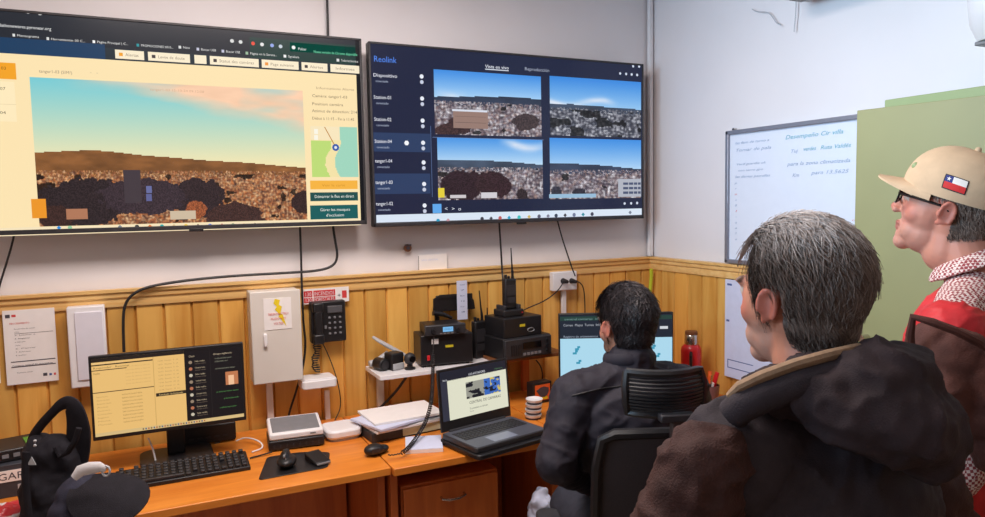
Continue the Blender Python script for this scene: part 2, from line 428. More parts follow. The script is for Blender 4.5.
desk('office_desk', 'orange wooden desk in the corner under the red flask', 1.425, 2.355, YF-0.02, YB, (1.445, 2.335))
# drawer pedestal under the laptop desk
PX0, PX1 = SEAM+0.05, SEAM+0.43
t = thing('drawer_pedestal', 'orange wooden drawer pedestal under the laptop desk', 'drawers', ((PX0+PX1)/2, 2.58, 0))
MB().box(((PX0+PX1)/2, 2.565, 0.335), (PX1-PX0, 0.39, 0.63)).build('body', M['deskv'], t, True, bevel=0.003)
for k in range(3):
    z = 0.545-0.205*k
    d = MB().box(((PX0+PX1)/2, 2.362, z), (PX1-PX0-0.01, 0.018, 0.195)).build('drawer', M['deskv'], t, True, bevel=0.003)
    hx = (PX0+PX1)/2
    MB().tube([(hx-0.045, 2.353, z+0.045), (hx-0.045, 2.338, z+0.043), (hx-0.02, 2.331, z+0.038), (hx+0.02, 2.331, z+0.038), (hx+0.045, 2.338, z+0.043), (hx+0.045, 2.353, z+0.045)], 0.0045, 8).build('handle', M['steel'], d, True)
for x in (PX0+0.04, PX1-0.04):
    for y in (2.42, 2.72): MB().cyl((x, y, 0), (x, y, 0.022), 0.018).build('foot', M['black'], t, True)

# ------------------------------------------------------------------ televisions
TVY = 2.90
def television(label, u, foot=None):
    (ul, vtl), (ur, vtr), vbr, vbl, xleft = u
    pr_t = ony(ur, vtr, TVY); pr_b = ony(ur, vbr, TVY); 
    pl_t = ony(ul, vtl, TVY); pl_b = ony(ul, vbl, TVY)
    zt = (pr_t.z+pl_t.z)/2; zb = (pr_b.z+pl_b.z)/2
    xl = pl_t.x if xleft is None else pr_t.x-xleft*(zt-zb); xr = pr_t.x
    cx, cz = (xl+xr)/2, (zt+zb)/2
    t = thing('television', label, 'television', (cx, WALLY, zb), 0, 'televisions on the wall')
    MB().box((cx, TVY+0.02, cz), (xr-xl, 0.036, zt-zb)).build('housing', M['black'], t, True, bevel=0.004)
    MB().box((cx, TVY+0.05, cz-0.06), ((xr-xl)*0.8, 0.03, (zt-zb)*0.7)).build('rear_cover', M['black'], t, True, bevel=0.01)
    MB().box((cx, WALLY-0.016, cz), (0.45, 0.03, 0.3)).build('wall_bracket', M['black2'], t, True)
    b = 0.009; fr = MB()
    fr.box((cx, TVY-0.001, zt-b/2), (xr-xl, 0.01, b)); fr.box((cx, TVY-0.001, zb+0.008), (xr-xl, 0.01, 0.016))
    fr.box((xl+b/2, TVY-0.001, cz), (b, 0.01, zt-zb)); fr.box((xr-b/2, TVY-0.001, cz), (b, 0.01, zt-zb))
    fr.build('bezel', M['black2'], t, True, bevel=0.002)
    MB().box((cx, TVY-0.006, zb-0.002), (0.05, 0.008, 0.012)).build('sensor', M['black'], t, True, bevel=0.002)
    s = Screen((xl, TVY-0.002, zb), (1, 0, 0), (0, 0, 1))
    s.quad([(0.004, 0.012), (xr-xl-0.004, 0.012), (xr-xl-0.004, zt-zb-0.004), (0.004, zt-zb-0.004)], (14, 16, 22), 0)
    s.dim = (xr-xl, zt-zb)
    return t, s
# left television: browser with a fire-watch camera page
tL, s = television('left wall television showing a wide town panorama on a cream web page', ((0, 7), (361, 40), 227, 232, 1.745))
Wd, Ht = s.dim; a0 = 0.008
tb, sb = s.st(300, 72)[1], s.st(200, 217)[1]
yR = lambda v, u=300: s.st(u, v)[1]
R1 = s.st(357, 100)[0]
s.quad([(a0, yR(61)), (R1, yR(61)), (R1, yR(34.5)), (a0, yR(34.5))], (38, 42, 50), 1)              # tab + address strip
s.quad([(s.st(250, 50)[0], yR(61)), (R1, yR(61)), (R1, yR(41)), (s.st(250, 50)[0], yR(41))], (28, 58, 54), 2)
s.quad([(s.st(290, 50)[0], yR(52)), (R1, yR(52)), (R1, yR(43)), (s.st(290, 50)[0], yR(43))], (12, 76, 62), 2)
s.quad([(a0, yR(71.5)), (s.st(105, 50)[0], yR(71.5)), (s.st(105, 50)[0], yR(58)), (a0, yR(58))], (28, 62, 96), 2)   # blue header
s.quad([(s.st(105, 50)[0], yR(71.5)), (R1, yR(71.5)), (R1, yR(61)), (s.st(105, 50)[0], yR(61))], (40, 50, 58), 2)
s.quad([(a0, yR(222, 300)), (R1, yR(222, 300)), (R1, yR(71.5)), (a0, yR(71.5))], (252, 228, 178), 1)  # page
s.quad([(a0, yR(227, 300)), (R1, yR(227, 300)), (R1, yR(220, 300)), (a0, yR(220, 300))], (246, 228, 190), 2)  # task bar
def cloudL(A, x, y, rng, w, h):
    e = y - (0.0+0.34*x*(0.55+0.45*x)) + 0.09*(fbm(w, h, 12, rng, 4)-0.5)
    m = np.clip((0.02-e)*9, 0, 1)*np.clip((x-0.06)*5, 0, 1)*np.clip(0.8+(fbm(w, h, 16, rng, 4)-0.4)*1.6, 0, 1)
    c = np.array((250, 206, 172))+18*(fbm(w, h, 8, rng, 4)-0.5)[..., None]
    return A*(1-m[..., None])+c*m[..., None]
arr = landscape(300, 150, 3, 0.60, (122, 204, 214), (250, 232, 178), (132, 86, 48),
    [(214, 160, 112), (168, 96, 58), (120, 74, 52), (236, 196, 150), (92, 58, 46), (190, 110, 60), (70, 48, 44), (206, 150, 90)],
    [(0.16, 0.84, 0.16, 0.17, (46, 36, 38)), (0.56, 0.82, 0.1, 0.15, (50, 38, 40)), (0.36, 0.8, 0.16, 0.13, (58, 46, 52)), (0.7, 0.97, 0.12, 0.12, (66, 44, 40)), (0.98, 0.86, 0.05, 0.09, (54, 38, 36)), (0.05, 0.94, 0.06, 0.09, (60, 40, 36)), (0.55, 0.9, 0.04, 0.07, (150, 82, 50))], cloudL, 0.12, 0.33, 0.1)
s.img(arr, 29.5, 77, 307.5, 219.5, 2)
for (u0, v0, u1, v1, c) in ((123, 170, 142, 203, (68, 58, 64)), (146, 186, 152, 193, (104, 110, 160)), (146, 194, 152, 201, (96, 100, 150)), (31, 199, 47, 218, (236, 150, 40)), (66, 209, 88, 219, (176, 120, 90)), (170, 211, 196, 219, (206, 186, 160))): s.rect(u0, v0, u1, v1, c, 3)  # dark purple and blue boxes are window reflections painted into the picture
for (u0, u1, lab, ic) in ((112, 141, 'Alertas', (240, 160, 40)), (145, 187, 'Levée de doute', (70, 60, 60)), (191.5, 203.5, '...', None), (207, 256, 'Statut des caméras', (70, 60, 60)), (259, 296, 'Page suivante', (240, 150, 60)), (299, 325, 'Alertes', (70, 60, 60)), (328, 357, 'Informes', None)):
    a, b = s.st(u0, 0)[0], s.st(u1, 0)[0]
    s.quad([(a, yR(70)), (b, yR(70)), (b, yR(62)), (a, yR(62))], (250, 236, 206), 3)
    if ic: s.quad([(a+0.012, yR(67.6)), (a+0.024, yR(67.6)), (a+0.024, yR(64.6)), (a+0.012, yR(64.6))], ic, 4)
    letters(s.mb, lab, s.P(a+(0.032 if ic else 0.02), yR(67.4), 4), s.S, s.T, 0.0105, (b-a)-(0.05 if ic else 0.04), 0, lin((150, 130, 110)))
s.text('alathonewares.pyronear.org', -2, 26.5, 3.2, (236, 236, 236), 51)
for (u, u2, v, b_, ic) in ((17, 39, 36.5, 'Mentograma', (220, 220, 220)), (51, 85, 40, 'Herramientas 00 C...', (220, 220, 220)), (97, 128, 43, 'Página Principal | C...', (250, 250, 250)), (141, 173, 46.5, 'PROMOCIONES 0010...', (40, 150, 160)), (183, 190, 48.5, 'New', (220, 220, 220)), (201, 216, 50.5, 'Buscar USB', (200, 200, 220)), (226, 240, 52.5, 'Buscar USB', (200, 200, 220)), (250, 277, 54.5, 'Página en la Serena...', (160, 190, 160)), (288, 299, 57.5, 'Signalexis', (240, 240, 240)), (341, 358, 61.5, 'Todos los favoritos', (220, 220, 220))):
    s.text(b_, u, v, 2.3, (228, 228, 226), u2); s.rect(u-4.5, v-2.8, u-1.8, v+0.2, ic, 4)
for u, v, c in ((28, 12, (200, 200, 200)), (40, 13.5, (200, 200, 200)), (232, 41, (220, 220, 220)), (240.5, 42, (220, 220, 220)), (253, 43.5, (232, 80, 60)), (262, 44.5, (230, 230, 230)), (272, 45.5, (150, 170, 230)), (280.5, 46.5, (200, 210, 220)), (293.5, 47.5, (240, 245, 240))): s.dot(u, v, 1.9, c, 4)
s.text('Pulsar', 298, 50, 2.6, (230, 240, 235), 306.5); s.text('Nueva versión de Chrome disponible', 313.5, 52.8, 2.6, (120, 230, 180), 357)
s.text('tanger1-03 (SIM?)', 39, 72.5, 3.0, (150, 130, 108), 72); s.text('-   -', 90, 73.5, 2.2, (150, 130, 108), 98)
s.text('tanger1-03 15-10-24 09:12:08', 150, 90.5, 2.4, (214, 172, 140), 204, 5)
s.rect(-6, 62, 16.6, 79.6, (244, 164, 40), 3); s.rect(-6, 81, 17, 121.8, (254, 234, 190), 2)
s.text('03', 1, 69.5, 3, (120, 84, 30), 6); s.text('07', 0, 90, 3, (110, 96, 74), 5.5); s.text('04', 0, 114, 3, (110, 96, 74), 6)
s.rect(-6, 104, 16, 104.5, (214, 192, 150), 3)
s.text('Informations Alerte', 316, 89, 2.4, (176, 150, 116), 354)
for v, b_, u2 in ((97, 'Caméra: tanger1-03', 347), (105, 'Position caméra', 343), (112, 'Azimut de détection: 214', 357), (119.5, 'Début à 11:15 - Fin à 11:45', 354)): s.text(b_, 312, v, 2.8, (128, 108, 84), u2)
mp = np.zeros((60, 50, 3)); rng = np.random.default_rng(4); n1 = fbm(50, 60, 14, rng); Ym, Xm = np.mgrid[0:60, 0:50]
edge = 25+4*np.sin(Ym/9.0); mp[:] = (244, 226, 168)
mp[(Xm < edge-8+8*(n1-0.5)) & (Ym > 16)] = (190, 220, 120); mp[Xm > edge+3] = (160, 214, 190); mp[:16] = np.where((Xm[:16] > 30)[..., None], (160, 214, 190), (248, 230, 190))
s.img(mp, 310.3, 126, 358.5, 177, 2)
s.dot(335.6, 147.5, 3.6, (48, 90, 170), 4); s.dot(335.6, 147.5, 1.5, (230, 230, 240), 5)
a, b = s.st(324, 127); c, d = s.st(334, 145); s.quad([(a, b), (c, d), (c+0.004, d), (a+0.004, b)], (190, 130, 60), 3)
s.rect(314, 129, 318, 134, (250, 246, 230), 4); s.rect(314, 135, 318, 140, (250, 246, 230), 4)
s.rect(310, 180.6, 357.6, 189, (246, 180, 66), 3); s.text('Voir la carte', 322, 186.5, 2.4, (206, 140, 40), 345)
s.rect(310, 192.5, 358, 200.5, (30, 78, 76), 3); s.text('Démarrer le flux en direct', 314.5, 198, 3, (236, 240, 230), 354)
s.rect(310, 205.5, 358, 218.3, (22, 92, 92), 3); s.text("Gérer les masques", 320, 211.2, 2.8, (236, 240, 230), 350); s.text("d'occlusion", 326, 216.6, 2.8, (236, 240, 230), 344)
for k, (u, c) in enumerate(((59, (30, 140, 220)), (70, (150, 200, 160)), (120, (120, 130, 140)), (137, (60, 60, 60)), (150, (230, 120, 40)), (162, (30, 170, 170)), (174, (220, 190, 140)), (186, (240, 200, 60)), (198, (110, 90, 80)), (210, (110, 130, 220)), (222, (190, 50, 40)), (233, (60, 140, 90)), (244, (230, 160, 80)), (255, (100, 80, 70)), (266, (230, 210, 150)), (277, (50, 180, 190)), (289, (70, 90, 150)))):
    v = 230.2-(u/361.0)*5.2-1.6; s.dot(u, v, 2.0, c, 4, 8 if k % 2 else 4)
s.mb.build('screen', M['screen'], tL, True, smooth=False)

# right television: four camera views
tR, s = television('right wall television showing four dark-framed camera views of a town', ((368, 44), (643, 62), 217, 229, None))
s.quad([(0.009, 0.016), (s.dim[0]-0.009, 0.016), (s.dim[0]-0.009, s.dim[1]-0.009), (0.009, s.dim[1]-0.009)], (30, 36, 62), 1)
blue0, blue1 = (66, 142, 226), (176, 214, 246)
pal = [(206, 204, 212), (136, 122, 128), (90, 76, 82), (228, 228, 234), (66, 58, 68), (160, 132, 124), (110, 96, 110), (46, 42, 52)]
def cloudR(k):
    def f(A, x, y, rng, w, h):
        e = np.exp(-((y-k[1]-0.06*np.sin(x*9))/k[2])**2)*np.clip((k[3]-x)*6, 0, 1)*np.clip((x-k[0])*6, 0, 1)*np.clip(fbm(w, h, 9, rng, 4)*1.6-0.2, 0, 1)
        return A*(1-e[..., None])+np.array((226, 232, 244))*e[..., None]
    return f
s.img(landscape(108, 66, 11, 0.44, blue0, blue1, (52, 62, 84), pal, [(0.22, 0.84, 0.12, 0.15, (58, 40, 42)), (0.1, 0.94, 0.1, 0.12, (66, 46, 46)), (0.84, 0.76, 0.13, 0.14, (64, 52, 54))], cloudR((0, 0.33, 0.06, 0.3)), 0.09, 0.3, 0.7), 433.5, 69.2, 541.5, 137, 2)
s.rect(453, 111, 488, 129, (150, 122, 112), 3); s.rect(452, 109, 487, 112.5, (216, 220, 232), 4); s.rect(455, 116, 486, 117.5, (104, 84, 80), 4); s.rect(455, 122, 486, 123.5, (104, 84, 80), 4)
s.img(landscape(92, 60, 21, 0.5, (58, 136, 222), (150, 198, 240), (60, 72, 92), [(232, 234, 240), (50, 54, 66), (70, 72, 84), (60, 60, 70), (200, 202, 212), (90, 90, 102), (44, 46, 58)], [], cloudR((-.2, 0.42, 0.06, 0.75)), 0.05, 0.42), 549.5, 75.8, 641, 137.8, 2)
s.img(landscape(108, 62, 31, 0.44, (76, 150, 228), (196, 224, 246), (66, 78, 98), pal, [(0.22, 0.76, 0.2, 0.26, (48, 32, 40)), (0.5, 0.76, 0.18, 0.24, (54, 36, 42)), (0.78, 0.92, 0.06, 0.1, (50, 40, 44))], cloudR((0.55, 0.07, 0.07, 1.2)), 0.11, 0.3), 437, 137.6, 543, 198.5, 2)
s.rect(438, 188, 444.5, 197.5, (228, 206, 60), 3); s.rect(450, 195, 466, 198, (206, 200, 204), 3); s.rect(481, 192.5, 497, 198, (210, 206, 212), 3)
s.img(landscape(92, 58, 41, 0.5, (64, 142, 226), (176, 212, 244), (54, 64, 86), pal, [(0.3, 0.9, 0.08, 0.08, (48, 44, 54)), (0.06, 0.88, 0.06, 0.1, (52, 50, 62))], None, 0.1, 0.25, 0.1), 549.5, 137.8, 641, 197.6, 2)
s.rect(549, 198.2-4, 596, 197.4, (150, 186, 214), 3); s.rect(618, 179, 641, 196.5, (176, 180, 192), 3)
for v in (182.5, 187, 191.5): s.rect(623, v, 640.5, v+2.2, (74, 84, 112), 4)
for u in (628, 633, 637): s.rect(u, 180, u+0.8, 195.5, (176, 180, 192), 5)
s.text('Reolink', 373.5, 61.5, 6, (84, 138, 240), 396.5)
s.text('Vista en vivo', 485, 67.8, 3.3, (236, 240, 250), 508.5); s.rect(485, 69.6, 508.5, 70.3, (210, 216, 230), 3)
s.text('Reproducción', 524.5, 70.3, 3.3, (170, 178, 196), 549)
for k, (b_, hi) in enumerate((('Dispositivo', 0), ('Station-01', 0), ('Station-02', 0), ('Station-04', 1), ('tanger1-04', 0), ('tanger1-03', 1), ('tanger1-02', 0))):
    v = 75.5+22.1*k - (0.6*k if k > 3 else 0)
    if hi: s.rect(373.2, v-9.5, 430.5, v+10.5, (44, 62, 98), 2)
    s.text(b_, 373+0.5*k, v+1.0, 3.5, (238, 240, 250), 397 if k == 0 else 390.5+0.4*k); s.text('conectado', 375.5+0.4*k, v+6.4, 2.2, (176, 186, 210), 388+0.4*k)
    s.dot(421.5+0.5*k, v+1.0, 2.2, (232, 236, 246), 4); s.dot(421.7+0.5*k, v+6.6, 2.0, (200, 206, 224), 4)
s.rect(430.8, 126, 432, 197, (86, 108, 150), 3); s.quad([(s.st(432.5, 137)[0], s.st(432.5, 137)[1]-0.002), (s.st(543.5, 137)[0], s.st(432.5, 137)[1]-0.002), (s.st(543.5, 137)[0], s.st(432.5, 137)[1]), (s.st(432.5, 137)[0], s.st(432.5, 137)[1])], (110, 134, 180), 4)
s.rect(432.5, 204, 441.5, 213, (96, 168, 236), 3); s.dot(406.5, 143, 2.6, (244, 246, 250), 5, 6)
for u, b_ in ((444.5, '<'), (451.5, '>'), (458, 'o')): s.text(b_, u, 210.5, 3.6, (226, 232, 244), u+3)
for u, v in ((620, 73.5), (626, 74), (631.5, 74.5), (637, 75), (633, 66.2), (639, 66.5), (624.5, 203.5), (631, 203.3), (637, 203)): s.dot(u, v, 1.5, (206, 214, 230), 4, 5)
zz = s.st(500, 213)[1]; s.quad([(0.012, 0.018), (s.dim[0]-0.011, 0.018), (s.dim[0]-0.011, 0.05), (0.012, 0.05)], (218, 230, 244), 2)
for k, (u, c) in enumerate(((438, (20, 150, 190)), (448, (200, 150, 160)), (482, (60, 60, 70)), (491, (70, 70, 80)), (500, (190, 90, 90)), (509, (20, 160, 200)), (519, (60, 190, 190)), (529, (210, 180, 90)), (539, (90, 90, 110)), (548, (120, 120, 140)), (556, (50, 60, 80)), (565, (60, 60, 70)), (574, (110, 120, 150)), (583, (30, 140, 160)), (592, (60, 60, 80)), (630, (120, 130, 150)))):
    v = 222.6-(u-380)*0.043+0.6; s.dot(u, v, 2.0, c, 4, 4 if k % 2 else 8)
s.mb.build('screen', M['screen'], tR, True, smooth=False)
# ------------------------------------------------------------------ cables of the wall
def cable(name, label, pts, r=0.004, m='cable', smooth=3):
    P = [Vector(p) for p in pts]
    for _ in range(smooth):
        Q = [P[0]]
        for i in range(len(P)-1): Q += [P[i]*0.75+P[i+1]*0.25, P[i]*0.25+P[i+1]*0.75]
        Q.append(P[-1]); P = Q
    return tag(MB().tube(P, r, 8).build(name, M[m]), label, 'cable')
def wy(l, off=0.012): return [ony(u, v, WALLY-off) for u, v in l]
RY = 0.045
cable('power_cable', 'thick black cable sagging along the wooden rail under the left television', wy([(333, 226), (335, 240), (338, 256), (334, 266), (318, 271), (285, 273), (230, 276), (180, 281), (146, 287), (131, 295), (124, 306), (123, 324), (124, 352)], RY), 0.0052)
cable('power_cable', 'black cable dropping from the left television behind the wall telephone to the desk', wy([(300, 227), (301, 252), (301.5, 278), (302.5, 300), (303.5, 325)], RY)+wy([(306, 345), (303, 368), (296, 392), (288, 416), (288, 430)], 0.03), 0.0045)
cable('power_cable', 'black cable coming down from the ceiling between the televisions', [ony(327, -44, WALLY-0.012), ony(327, 0, WALLY-0.012), ony(327.8, 20, WALLY-0.012), ony(328, 45, WALLY-0.012)], 0.005)
cable('power_cable', 'short black cable hanging at the far left edge under the left television', wy([(16, 226), (12, 245), (5, 268), (-2, 290), (-6, 320)], RY), 0.0035)
cable('power_cable', 'black cable from the right television down to the standing handheld radio', wy([(499, 220), (501, 250), (502.5, 278)], RY)+[ony(506, 292, 2.86), ony(511, 302, 2.84)], 0.0045)
cable('power_cable', 'thin black cable slanting from the right television to the white wall socket', wy([(557, 219), (562, 238), (568, 256)], RY)+wy([(572, 268), (575, 276)], 0.05), 0.0035)
cable('power_cable', 'thin black cable looping from the socket plug to the radio charger', [ony(563, 283, 2.93), ony(558, 291, 2.9), ony(545, 301, 2.87), ony(530, 307, 2.85), ony(520, 312, 2.85)], 0.0028)
cable('power_cable', 'thin black cable hanging from the right plug of the wall socket behind the corner screen', [ony(574, 281, 2.93), ony(580, 282, 2.92), ony(584, 288, 2.93), ony(585, 305, 2.95), ony(585, 330, 2.96)], 0.0028)
cable('network_cable', 'thin brown cord curving down the boards right of the wall telephone', [ony(322, 342, 2.95), ony(328, 354, 2.96), ony(335, 372, 2.97), ony(340, 392, 2.97), ony(341, 408, 2.97), ony(335, 420, 2.93)], 0.0022, 'cable')
cable('power_cable', 'black cord hanging below the brown wall shelf beside the seated man', [ony(536, 360, 2.96), ony(541, 366, 2.95), ony(543, 376, 2.96), ony(541, 386, 2.96), ony(537, 392, 2.94)], 0.003)
cable('network_cable', 'thin dark wire behind the papers sloping from desk to shelf', [ony(407, 376, 2.9), ony(396, 392, 2.9), ony(378, 410, 2.9), ony(362, 424, 2.9)], 0.006)

# ------------------------------------------------------------------ papers and boxes on the back wall
def sheet(name, label, cat, tl, br, lines, y=2.985, m='paper', group=None):
    p, q = ony(*tl, y), ony(*br, y); t = thing(name, label, cat, ((p.x+q.x)/2, y, q.z), 0, group)
    MB().box(((p.x+q.x)/2, y-0.001, (p.z+q.z)/2), (q.x-p.x, 0.002, p.z-q.z)).build('sheet', M[m], t, True, smooth=False)
    mk = {}
    wd, ht = q.x-p.x, p.z-q.z
    for l in lines:
        x, z, x2, h, ink, txt = l
        mb = mk.setdefault(ink, MB())
        O = (p.x+x*wd, y-0.0025, p.z-z*ht)
        if txt: letters(mb, txt, O, (1, 0, 0), (0, 0, 1), h*ht, (x2-x)*wd)
        else: mb.add([(O[0], O[1], O[2]), (p.x+x2*wd, O[1], O[2]), (p.x+x2*wd, O[1], O[2]+h*ht), (O[0], O[1], O[2]+h*ht)], [(0, 1, 2, 3)])
    for ink, mb in mk.items(): mb.build('printing', M[ink], t, True, smooth=False)
    return t
L = [(0.05, 0.1, 0.14, 0.045, 'ink', ''), (0.17, 0.09, 0.25, 0.03, 'rink', ''), (0.12, 0.19, 0.5, 0.022, 'rink', 'PROCEDIMIENTO'), (0.2, 0.26, 0.6, 0.014, 'ink', 'Protocolo de turno'), (0.2, 0.32, 0.95, 0.005, 'ink', '')]
L += [(0.2, 0.30+0.045*k, 0.3+0.1*((k*7) % 4), 0.014, 'ink', ('1. Revisar', '2. Llamar a', '3. Registrar', '4. Avisar turno', '5. Confirmar', '6. Cerrar', '7. Informar', '8. Archivo')[k]) for k in range(8)]
L += [(0.1, 0.70, 0.96, 0.013, 'ink', ''), (0.1, 0.77, 0.96, 0.013, 'ink', ''), (0.12, 0.755, 0.9, 0.02, 'ink', 'Contacto central de emergencia'), (0.2, 0.85, 0.5, 0.014, 'ink', 'Revision anual'), (0.7, 0.92, 0.78, 0.04, 'ink', ''), (0.82, 0.92, 0.87, 0.03, 'bink', ''), (0.91, 0.92, 0.95, 0.03, 'rink', '')]
sheet('notice', 'printed notice sheet with blue rules pinned on boards left of the white plastic panel', 'notice', (2, 311), (59, 380), L)
sheet('notice', 'edge of a second pinned sheet cut by the left border', 'notice', (-30, 313), (1, 383), [(0.2, 0.3, 0.8, 0.02, 'ink', 'Turnos'), (0.2, 0.4, 0.9, 0.02, 'ink', 'Semana')])
p, q = ony(66, 308, 2.93), ony(109, 385, 2.93)
t = thing('wall_panel', 'white plastic wall panel with a raised border left of the monitor', 'panel', ((p.x+q.x)/2, 2.985, q.z))
MB().box(((p.x+q.x)/2, 2.958, (p.z+q.z)/2), (q.x-p.x, 0.05, p.z-q.z)).build('casing', M['white'], t, True, bevel=0.004)
MB().box(((p.x+q.x)/2+0.008, 2.931, (p.z+q.z)/2+0.004), ((q.x-p.x)*0.74, 0.006, (p.z-q.z)*0.84)).build('cover', mat('panel_cover', (222, 220, 230), 0.45, var=0.02), t, True, bevel=0.002)
MB().cyl((p.x+0.09, 2.93, q.z+0.105), (p.x+0.09, 2.925, q.z+0.105), 0.004).build('led', M['white'], t, True)
# electrical box
y0 = 2.88; p, q = ony(250, 293, y0), ony(303, 379, y0)
t = thing('electrical_box', 'cream metal electrical box with lightning sticker on the boards', 'electrical box', ((p.x+q.x)/2, 2.985, q.z))
cx, cz, bw, bh = (p.x+q.x)/2, (p.z+q.z)/2, q.x-p.x, p.z-q.z
MB().box((cx, 2.94, cz), (bw, 0.09, bh)).build('body', M['offw'], t, True, bevel=0.004)
d = MB().box((cx, 2.886, cz), (bw+0.004, 0.016, bh+0.004)).build('door', M['offw'], t, True, bevel=0.004)
h1 = ony(264, 334, y0-0.01); h2 = ony(267, 347, y0-0.01)
MB().box(((h1.x+h2.x)/2, 2.873, (h1.z+h2.z)/2), (0.014, 0.016, h1.z-h2.z)).build('handle', M['white'], d, True, bevel=0.004)
p, q = ony(263, 299, y0-0.003), ony(292, 328, y0-0.003)
st = MB().box(((p.x+q.x)/2, y0-0.003, (p.z+q.z)/2), (q.x-p.x, 0.002, p.z-q.z)).build('sticker', M['paper'], d, True)
sx, sz = q.x-p.x, p.z-q.z
mb = MB(); bolt = [(0.42, 0.98), (0.60, 0.93), (0.55, 0.78), (0.66, 0.72), (0.60, 0.5), (0.68, 0.46), (0.8, 0.08), (0.52, 0.42), (0.58, 0.46), (0.4, 0.64), (0.48, 0.72), (0.36, 0.84)]
mb.hexa([(p.x+a*sx, y0-0.0045, q.z+b*sz) for a, b in bolt], [(p.x+a*sx, y0-0.0055, q.z+b*sz) for a, b in bolt]); mb.build('lightning_bolt', M['yellow'], st, True, smooth=False)
mb = MB()
for k, tx in enumerate(('TABLERO ELECTRICO', 'PELIGRO ALTO', 'VOLTAJE')): letters(mb, tx, (p.x+(0.14+0.1*k)*sx, y0-0.0065, q.z+(0.46-0.15*k)*sz), (1, 0, 0), (0, 0, 1), 0.009, sx*(0.75-0.2*k))
mb.build('printing', M['rink'], st, True, smooth=False)
def duct(label, u0, u1, v0, v1, y=2.975, m='white'):
    p, q = ony(u0, v0, y), ony(u1, v1, y)
    return tag(MB().box(((p.x+q.x)/2, (y+2.987)/2, (p.z+q.z)/2), (q.x-p.x, 2.99-y, p.z-q.z)).build('cable_duct', M[m], bevel=0.002), label, 'cable duct')
duct('white cable duct running from the electrical box down to the desk', 266, 275, 381, 440)
duct('white cable duct under the small white wall tray', 324.5, 331, 391, 432)
duct('white cable duct under the wall socket with two plugs', 562, 566.5, 288, 330)
# red and white number sign
t = sheet('sign', 'red and white forest fire telephone sign above the black wall telephone', 'sign', (302, 289.5), (349, 301), [(0.03, 0.53, 0.21, 0.40, 'red', ''), (0.235, 0.53, 0.70, 0.40, 'red', ''), (0.03, 0.92, 0.21, 0.34, 'red', ''), (0.235, 0.92, 0.70, 0.34, 'red', ''), (0.85, 0.75, 0.95, 0.5, 'rink', '')], 2.978)
p, q = ony(302, 289.5, 2.975), ony(349, 301, 2.975); wd, ht = q.x-p.x, p.z-q.z; mb = MB()
for z, ts in ((0.53, ('130', 'INCENDIOS')), (0.92, ('130', 'FORESTALES'))):
    letters(mb, ts[0], (p.x+0.05*wd, 2.974, p.z-(z-0.06)*ht), (1, 0, 0), (0, 0, 1), 0.25*ht, 0.14*wd); letters(mb, ts[1], (p.x+0.25*wd, 2.974, p.z-(z-0.06)*ht), (1, 0, 0), (0, 0, 1), 0.25*ht, 0.43*wd)
mb.build('lettering', M['white'], t, True, smooth=False)
mb = MB(); letters(mb, '+', (p.x+0.745*wd, 2.974, p.z-0.7*ht), (1, 0, 0), (0, 0, 1), 0.3*ht); mb.build('plus_mark', M['ink'], t, True, smooth=False)
# wall telephone
y0 = 2.93; p, q = ony(311, 303, y0), ony(347.5, 341, y0); bw, bh = q.x-p.x, p.z-q.z; cx, cz = (p.x+q.x)/2, (p.z+q.z)/2
t = thing('wall_telephone', 'black corded telephone with keypad mounted on the boards', 'telephone', (cx, 2.985, q.z))
MB().box((cx, 2.965, cz), (bw, 0.045, bh)).build('base', M['black'], t, True, bevel=0.006)
hx = p.x+0.026; hs = MB()
hs.box((hx, 2.925, cz), (0.032, 0.022, bh*0.6)); hs.box((hx, 2.93, cz+bh*0.38), (0.044, 0.036, bh*0.24)); hs.box((hx, 2.93, cz-bh*0.38), (0.044, 0.036, bh*0.24))
hs.build('handset', M['black'], t, True, bevel=0.007)
MB().box((cx+0.026, 2.942, cz+bh*0.3), (bw*0.42, 0.012, bh*0.17)).build('display', mat('dim_display', (84, 84, 88), 0.3), t, True, bevel=0.002)
for r in range(4):
    for c in range(3): MB().box((cx+0.003+0.022*c, 2.941, cz+bh*0.1-0.022*r), (0.0095, 0.008, 0.0085)).build('key', M['grey'], t, True, bevel=0.002)
MB().box((cx-0.014, 2.941, cz-bh*0.12), (0.008, 0.006, 0.014)).build('key', M['grey'], t, True)
mb = MB(); pts = []
c0 = ony(316, 342, 2.94)
for i in range(140):
    f = i/139; a = f*PI*26; z = c0.z-0.002-0.125*f; bulge = 0.009+0.006*math.sin(f*PI*3)**2
    pts.append((c0.x+0.006*math.sin(f*7)+bulge*math.cos(a), 2.95+bulge*math.sin(a), z))
tag(mb.tube(pts, 0.0026, 5).build('telephone_cord', M['cable']), 'black coiled telephone cord bunched under the wall telephone', 'cord')
# little white wall tray
pz = ony(320, 378, 2.9).z; p, q = ony(302, 378, 2.88), ony(337, 376, 2.88)
t = thing('wall_tray', 'small white plastic tray on the boards under the telephone cord', 'tray', ((p.x+q.x)/2, 2.985, pz-0.035))
MB().rbox(((p.x+q.x)/2, 2.93, pz-0.02), (q.x-p.x, 0.11, 0.034), 0.015).build('tray_body', M['white'], t, True, bevel=0.004)
MB().rbox(((p.x+q.x)/2, 2.93, pz-0.001), (q.x-p.x-0.016, 0.094, 0.006), 0.012).build('tray_lid', M['white'], t, True, bevel=0.002)
